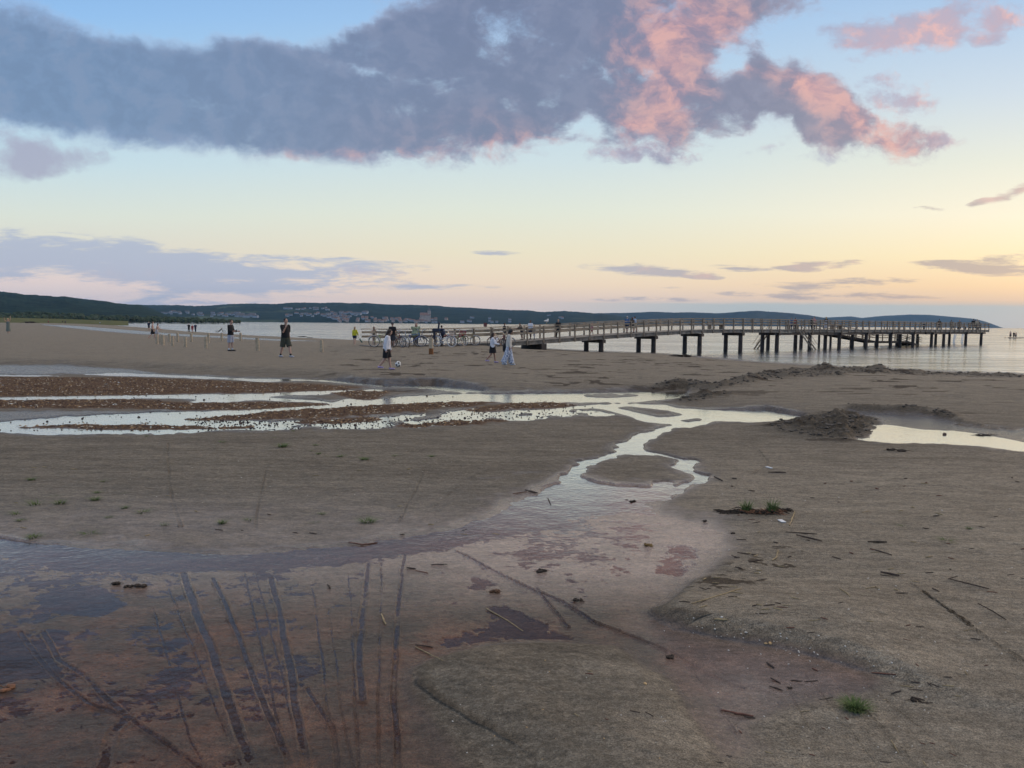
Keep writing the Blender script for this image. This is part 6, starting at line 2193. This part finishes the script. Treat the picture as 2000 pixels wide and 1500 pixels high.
# straw, shell grit and bark covering the gravel bars: nobody could count it
m = MB()
cand = np.argwhere((gr > 0.6) & (PX > -30) & (PX < 1200))
wts = GY[cand[:, 0], cand[:, 1]] ** 1.2
pick = np.random.RandomState(6).choice(len(cand), 3600, p=wts / wts.sum())
mi = []
for ii in pick:
    i, j = cand[ii]
    x, y, z = float(GX[i, j]) + rp_.uniform(-.08, .08), float(GY[i, j]) + rp_.uniform(-.1, .1), float(Z[i, j])
    L, a_, h_ = rp_.uniform(.015, .05), rp_.uniform(0, 3.14), rp_.uniform(.012, .03)
    b_ = len(m.v)
    cx_, sx_ = math.cos(a_) * L, math.sin(a_) * L
    m.v += [(x - cx_, y - sx_, z), (x + cx_, y + sx_, z + h_ * .3), (x + rp_.uniform(-.01, .01), y + .012, z + h_), (x, y - .012, z + h_ * .4)]
    m.f += [(b_, b_ + 1, b_ + 2), (b_, b_ + 3, b_ + 1), (b_ + 3, b_ + 2, b_ + 1), (b_, b_ + 2, b_ + 3)]
    k_ = rp_.choice((0, 0, 1, 1, 2))
    mi += [k_] * 4
me = m.mesh('strand_litter')
for mt_ in (cmat('litter_straw', (.30, .19, .09), .85, .3, 5), cmat('litter_bark', (.06, .03, .02), .9, .3, 5), cmat('litter_grit', (.45, .38, .28), .8, .3, 5)):
    me.materials.append(mt_)
me.polygons.foreach_set('material_index', mi)
o = obj('strand_litter', me, None)
tag(o, kind='stuff')

# loose clods of dug sand on the spoil heaps: nobody could count them
m = MB()
hv_ = heaps > 0.035
cand = np.argwhere(hv_ & (GX > 0) & (VV < 400))
wts = (GY[cand[:, 0], cand[:, 1]] ** 1.5)
wts = wts / wts.sum()
pick = np.random.RandomState(4).choice(len(cand), 1300, p=wts)
for ii in pick:
    i, j = cand[ii]
    x, y, z = float(GX[i, j]), float(GY[i, j]), float(Z[i, j])
    r_ = rp_.uniform(.010, .034) * (1.6 if rp_.random() < .08 else 1) * min(1.25, .45 + y / 26)
    m.blob((x + rp_.uniform(-.1, .1), y + rp_.uniform(-.05, .05), z + r_ * .1), (r_ * rp_.uniform(.8, 1.6), r_ * rp_.uniform(.8, 1.3), r_ * rp_.uniform(.4, .7)), 6, 5, .3, rp_)
o = m.build('sand_clods', cmat('clod_sand', (.105, .088, .068), .95, .5, 6, bump=.6), None, False)
tag(o, kind='stuff')

# ---------------------------------------------------------------- far shore: houses, church, wood, dunes
M_wall = cmat('house_wall', (.36, .38, .41), .9, .2, .2)
M_wall2 = cmat('house_wall_warm', (.42, .33, .27), .9, .2, .2)
M_roof = cmat('roof_dark', (.10, .09, .095), .8, .2, .2)
M_roofr = cmat('roof_red', (.20, .11, .085), .8, .2, .2)


def house_mesh(Lx, Wy, Hh, wall, roof, nm):
    me = bpy.data.meshes.new(nm)
    x, y = Lx / 2, Wy / 2
    v = [(-x, -y, -4), (x, -y, -4), (x, y, -4), (-x, y, -4), (-x, -y, Hh), (x, -y, Hh), (x, y, Hh), (-x, y, Hh), (-x, 0, Hh + Wy * .35), (x, 0, Hh + Wy * .35)]
    v += [(-x - .5, -y - .6, Hh - .2), (x + .5, -y - .6, Hh - .2), (x + .5, 0, Hh + Wy * .35 + .25), (-x - .5, 0, Hh + Wy * .35 + .25), (x + .5, y + .6, Hh - .2), (-x - .5, y + .6, Hh - .2)]
    f = [(0, 1, 5, 4), (1, 2, 6, 5), (2, 3, 7, 6), (3, 0, 4, 7), (5, 6, 9), (7, 4, 8), (10, 11, 12, 13), (13, 12, 14, 15)]
    me.from_pydata(v, [], f)
    me.materials.append(wall)
    me.materials.append(roof)
    me.polygons.foreach_set('material_index', [0] * 6 + [1, 1])
    me.update()
    return me


HM = [house_mesh(10, 8, 4.5, M_wall, M_roof, 'house'), house_mesh(10, 8, 5, M_wall, M_roofr, 'house'), house_mesh(16, 9, 5, M_wall, M_roof, 'house'), house_mesh(11, 9, 6, M_wall2, M_roofr, 'house'), house_mesh(26, 11, 7, M_wall, M_roof, 'house')]
XBs = XB
DPB = VB[:, 0, 1]


def on_hill(px, py):
    j = int(np.clip(np.searchsorted(XBs, px), 0, len(XBs) - 1))
    colz = VB[:26, j, 2]
    D = VB[:26, j, 1]
    pys = horizon(px) - (colz - EYE) / D * F
    k = 1
    while k < 24 and pys[k] > py:
        k += 1
    t_ = min(max((pys[k - 1] - py) / max(pys[k - 1] - pys[k], 1e-6), 0), 1)
    return Vector(VB[k - 1, j]).lerp(Vector(VB[k, j]), t_)


CL = [(308, 366, 609, 614, 22, 'white house in the loose row above the forest edge at the left', 0), (380, 470, 612.5, 619, 40, 'white house in the village behind the man with the phone', 0), (470, 502, 616.5, 620.5, 14, 'long pale building in the terrace right of the man with the phone', 2),
      (545, 640, 602.5, 606.5, 30, 'pale house in the high settlement near the ridge', 0), (558, 645, 611.5, 619, 34, 'white house on the slope above the man in olive shorts', 0), (640, 690, 611, 625, 48, 'white house in the dense cluster on the slope behind the child in yellow', 0),
      (694, 718, 612, 617, 6, 'large white building on the slope above the old town', 4), (650, 762, 621, 629.5, 44, 'red roofed house in the old town at the water, left part', 1), (762, 870, 624, 630.5, 38, 'red roofed house in the old town at the water near the church', 1),
      (880, 1010, 622, 632, 14, 'lone pale house on the shore below the forest behind the ramp', 0), (1060, 1115, 616, 626, 6, 'lone pale house high on the slope above the ramp', 0)]
for (x0, x1, y0, y1, cnt_, lab, kd) in CL:
    for i in range(int(cnt_ * .8)):
        px, py = rg.uniform(x0, x1), rg.uniform(y0, y1)
        q = on_hill(px, py)
        q.x += rg.uniform(-8, 8)
        o = bpy.data.objects.new('house', HM[rg.choice({0: (0, 0, 1, 2), 1: (1, 3, 3, 0), 2: (2, 4), 4: (4,)}[kd])])
        C.objects.link(o)
        o.location = q
        o.scale = (.8, .8, .85)
        o.rotation_euler = (0, 0, rg.uniform(-.5, .5))
        tag(o, lab, 'house', lab.replace('white house', 'houses').replace('pale house', 'houses').replace('red roofed house', 'houses'))
q = on_hill(828, 628)
ch = empty('church', q, .2, 'brick church with a tall tower rising over the old town', 'church')
MB().box((0, 0, 8), (30, 14, 22)).build('nave', M_wall2, ch)
m = MB()
m.v += [(-16, -8, 19), (16, -8, 19), (16, 8, 19), (-16, 8, 19), (-16, 0, 27), (16, 0, 27)]
m.f += [(0, 1, 5, 4), (2, 3, 4, 5), (1, 2, 5), (3, 0, 4)]
m.build('roof', M_roofr, ch)
MB().box((12, 0, 15), (9, 9, 36)).build('tower', M_wall2, ch)
m = MB()
m.v += [(7, -5, 33), (17, -5, 33), (17, 5, 33), (7, 5, 33), (12, 0, 44)]
m.f += [(0, 1, 4), (1, 2, 4), (2, 3, 4), (3, 0, 4)]
m.build('spire', M_roof, ch)

M_leaf = cmat('wood_leaves', (.028, .045, .020), .95, .5, .15, bump=.5)
rw = random.Random(8)
m = MB()
tp = [(-500, 604), (-200, 606), (0, 608), (60, 609), (150, 612), (300, 617), (420, 621), (470, 625)]
for i in range(1500):
    px = rw.uniform(-500, 470)
    D = rw.uniform(620, 900)
    top = float(np.interp(px, [p[0] for p in tp], [p[1] for p in tp]))
    hmax = EYE + (horizon(px) - top) / F * D
    h_ = hmax * (rw.uniform(.45, 1.0) if D > 740 else rw.uniform(.3, .75))
    h_ = max(h_, 1.5)
    wd = h_ * rw.uniform(.35, .7)
    x = (px - 1000) / F * D
    m.blob((x, D, h_ * .5), (wd, wd, h_ * .55), 6, 5, .3, rw)
o = m.build('far_wood', M_leaf, None, False)
tag(o, kind='stuff')
PDn = [(-900, 612), (-300, 617), (0, 620.3), (60, 621.5), (100, 622.3), (170, 624.5), (235, 626.5), (250, 627)]
mdune = hill_mat('dune_grass', (.085, .090, .035, 1), (.13, .13, .055, 1), (.20, .17, .10, 1), .15, .5)
ridge_hill('dune', PDn, 330, 470, mdune, .25, -900, 250, step=4, rows=10, seed=23)
bl = on_ground(78, 628)
bo_ = empty('rowing_boat', bl, .1, 'small white boat pulled up on the far left beach', 'boat')
m = MB()
for i in range(9):
    t_ = i / 8 * 2 - 1
    w_ = .7 * (1 - abs(t_) ** 2.5) + .05
    x = t_ * 2.2
    for yy, zz_ in ((-w_, .75 + .15 * t_ * t_), (-w_ * .6, .1), (w_ * .6, .1), (w_, .75 + .15 * t_ * t_)):
        m.v.append((x, yy, zz_))
    if i:
        a = 4 * (i - 1)
        for k in range(3):
            m.f.append((a + k, a + 4 + k, a + 5 + k, a + k + 1))
m.f += [(0, 1, 2, 3), (35, 34, 33, 32)]
m.build('hull', cmat('boat_white', (.65, .65, .66), .5, .05), bo_)
MB().box((0, 0, .55), (.3, 1.2, .05)).build('thwart', M_wood, bo_)
# ---------------------------------------------------------------- air
hm = bpy.data.materials.new('haze')
hm.use_nodes = True
ht = NT(hm.node_tree)
ht.n.clear()
ho = ht.node('ShaderNodeOutputMaterial')
hp = ht.node('ShaderNodeVolumePrincipled')
hp.inputs['Color'].default_value = (0.36, 0.68, 1.0, 1)
hp.inputs['Density'].default_value = 0.000050
hp.inputs['Anisotropy'].default_value = 0.0
ht.l.new(hp.outputs[0], ho.inputs['Volume'])
hb = MB().box((0, 4780, 148), (19600, 9960, 304)).build('haze', hm)
tag(hb, kind='stuff')
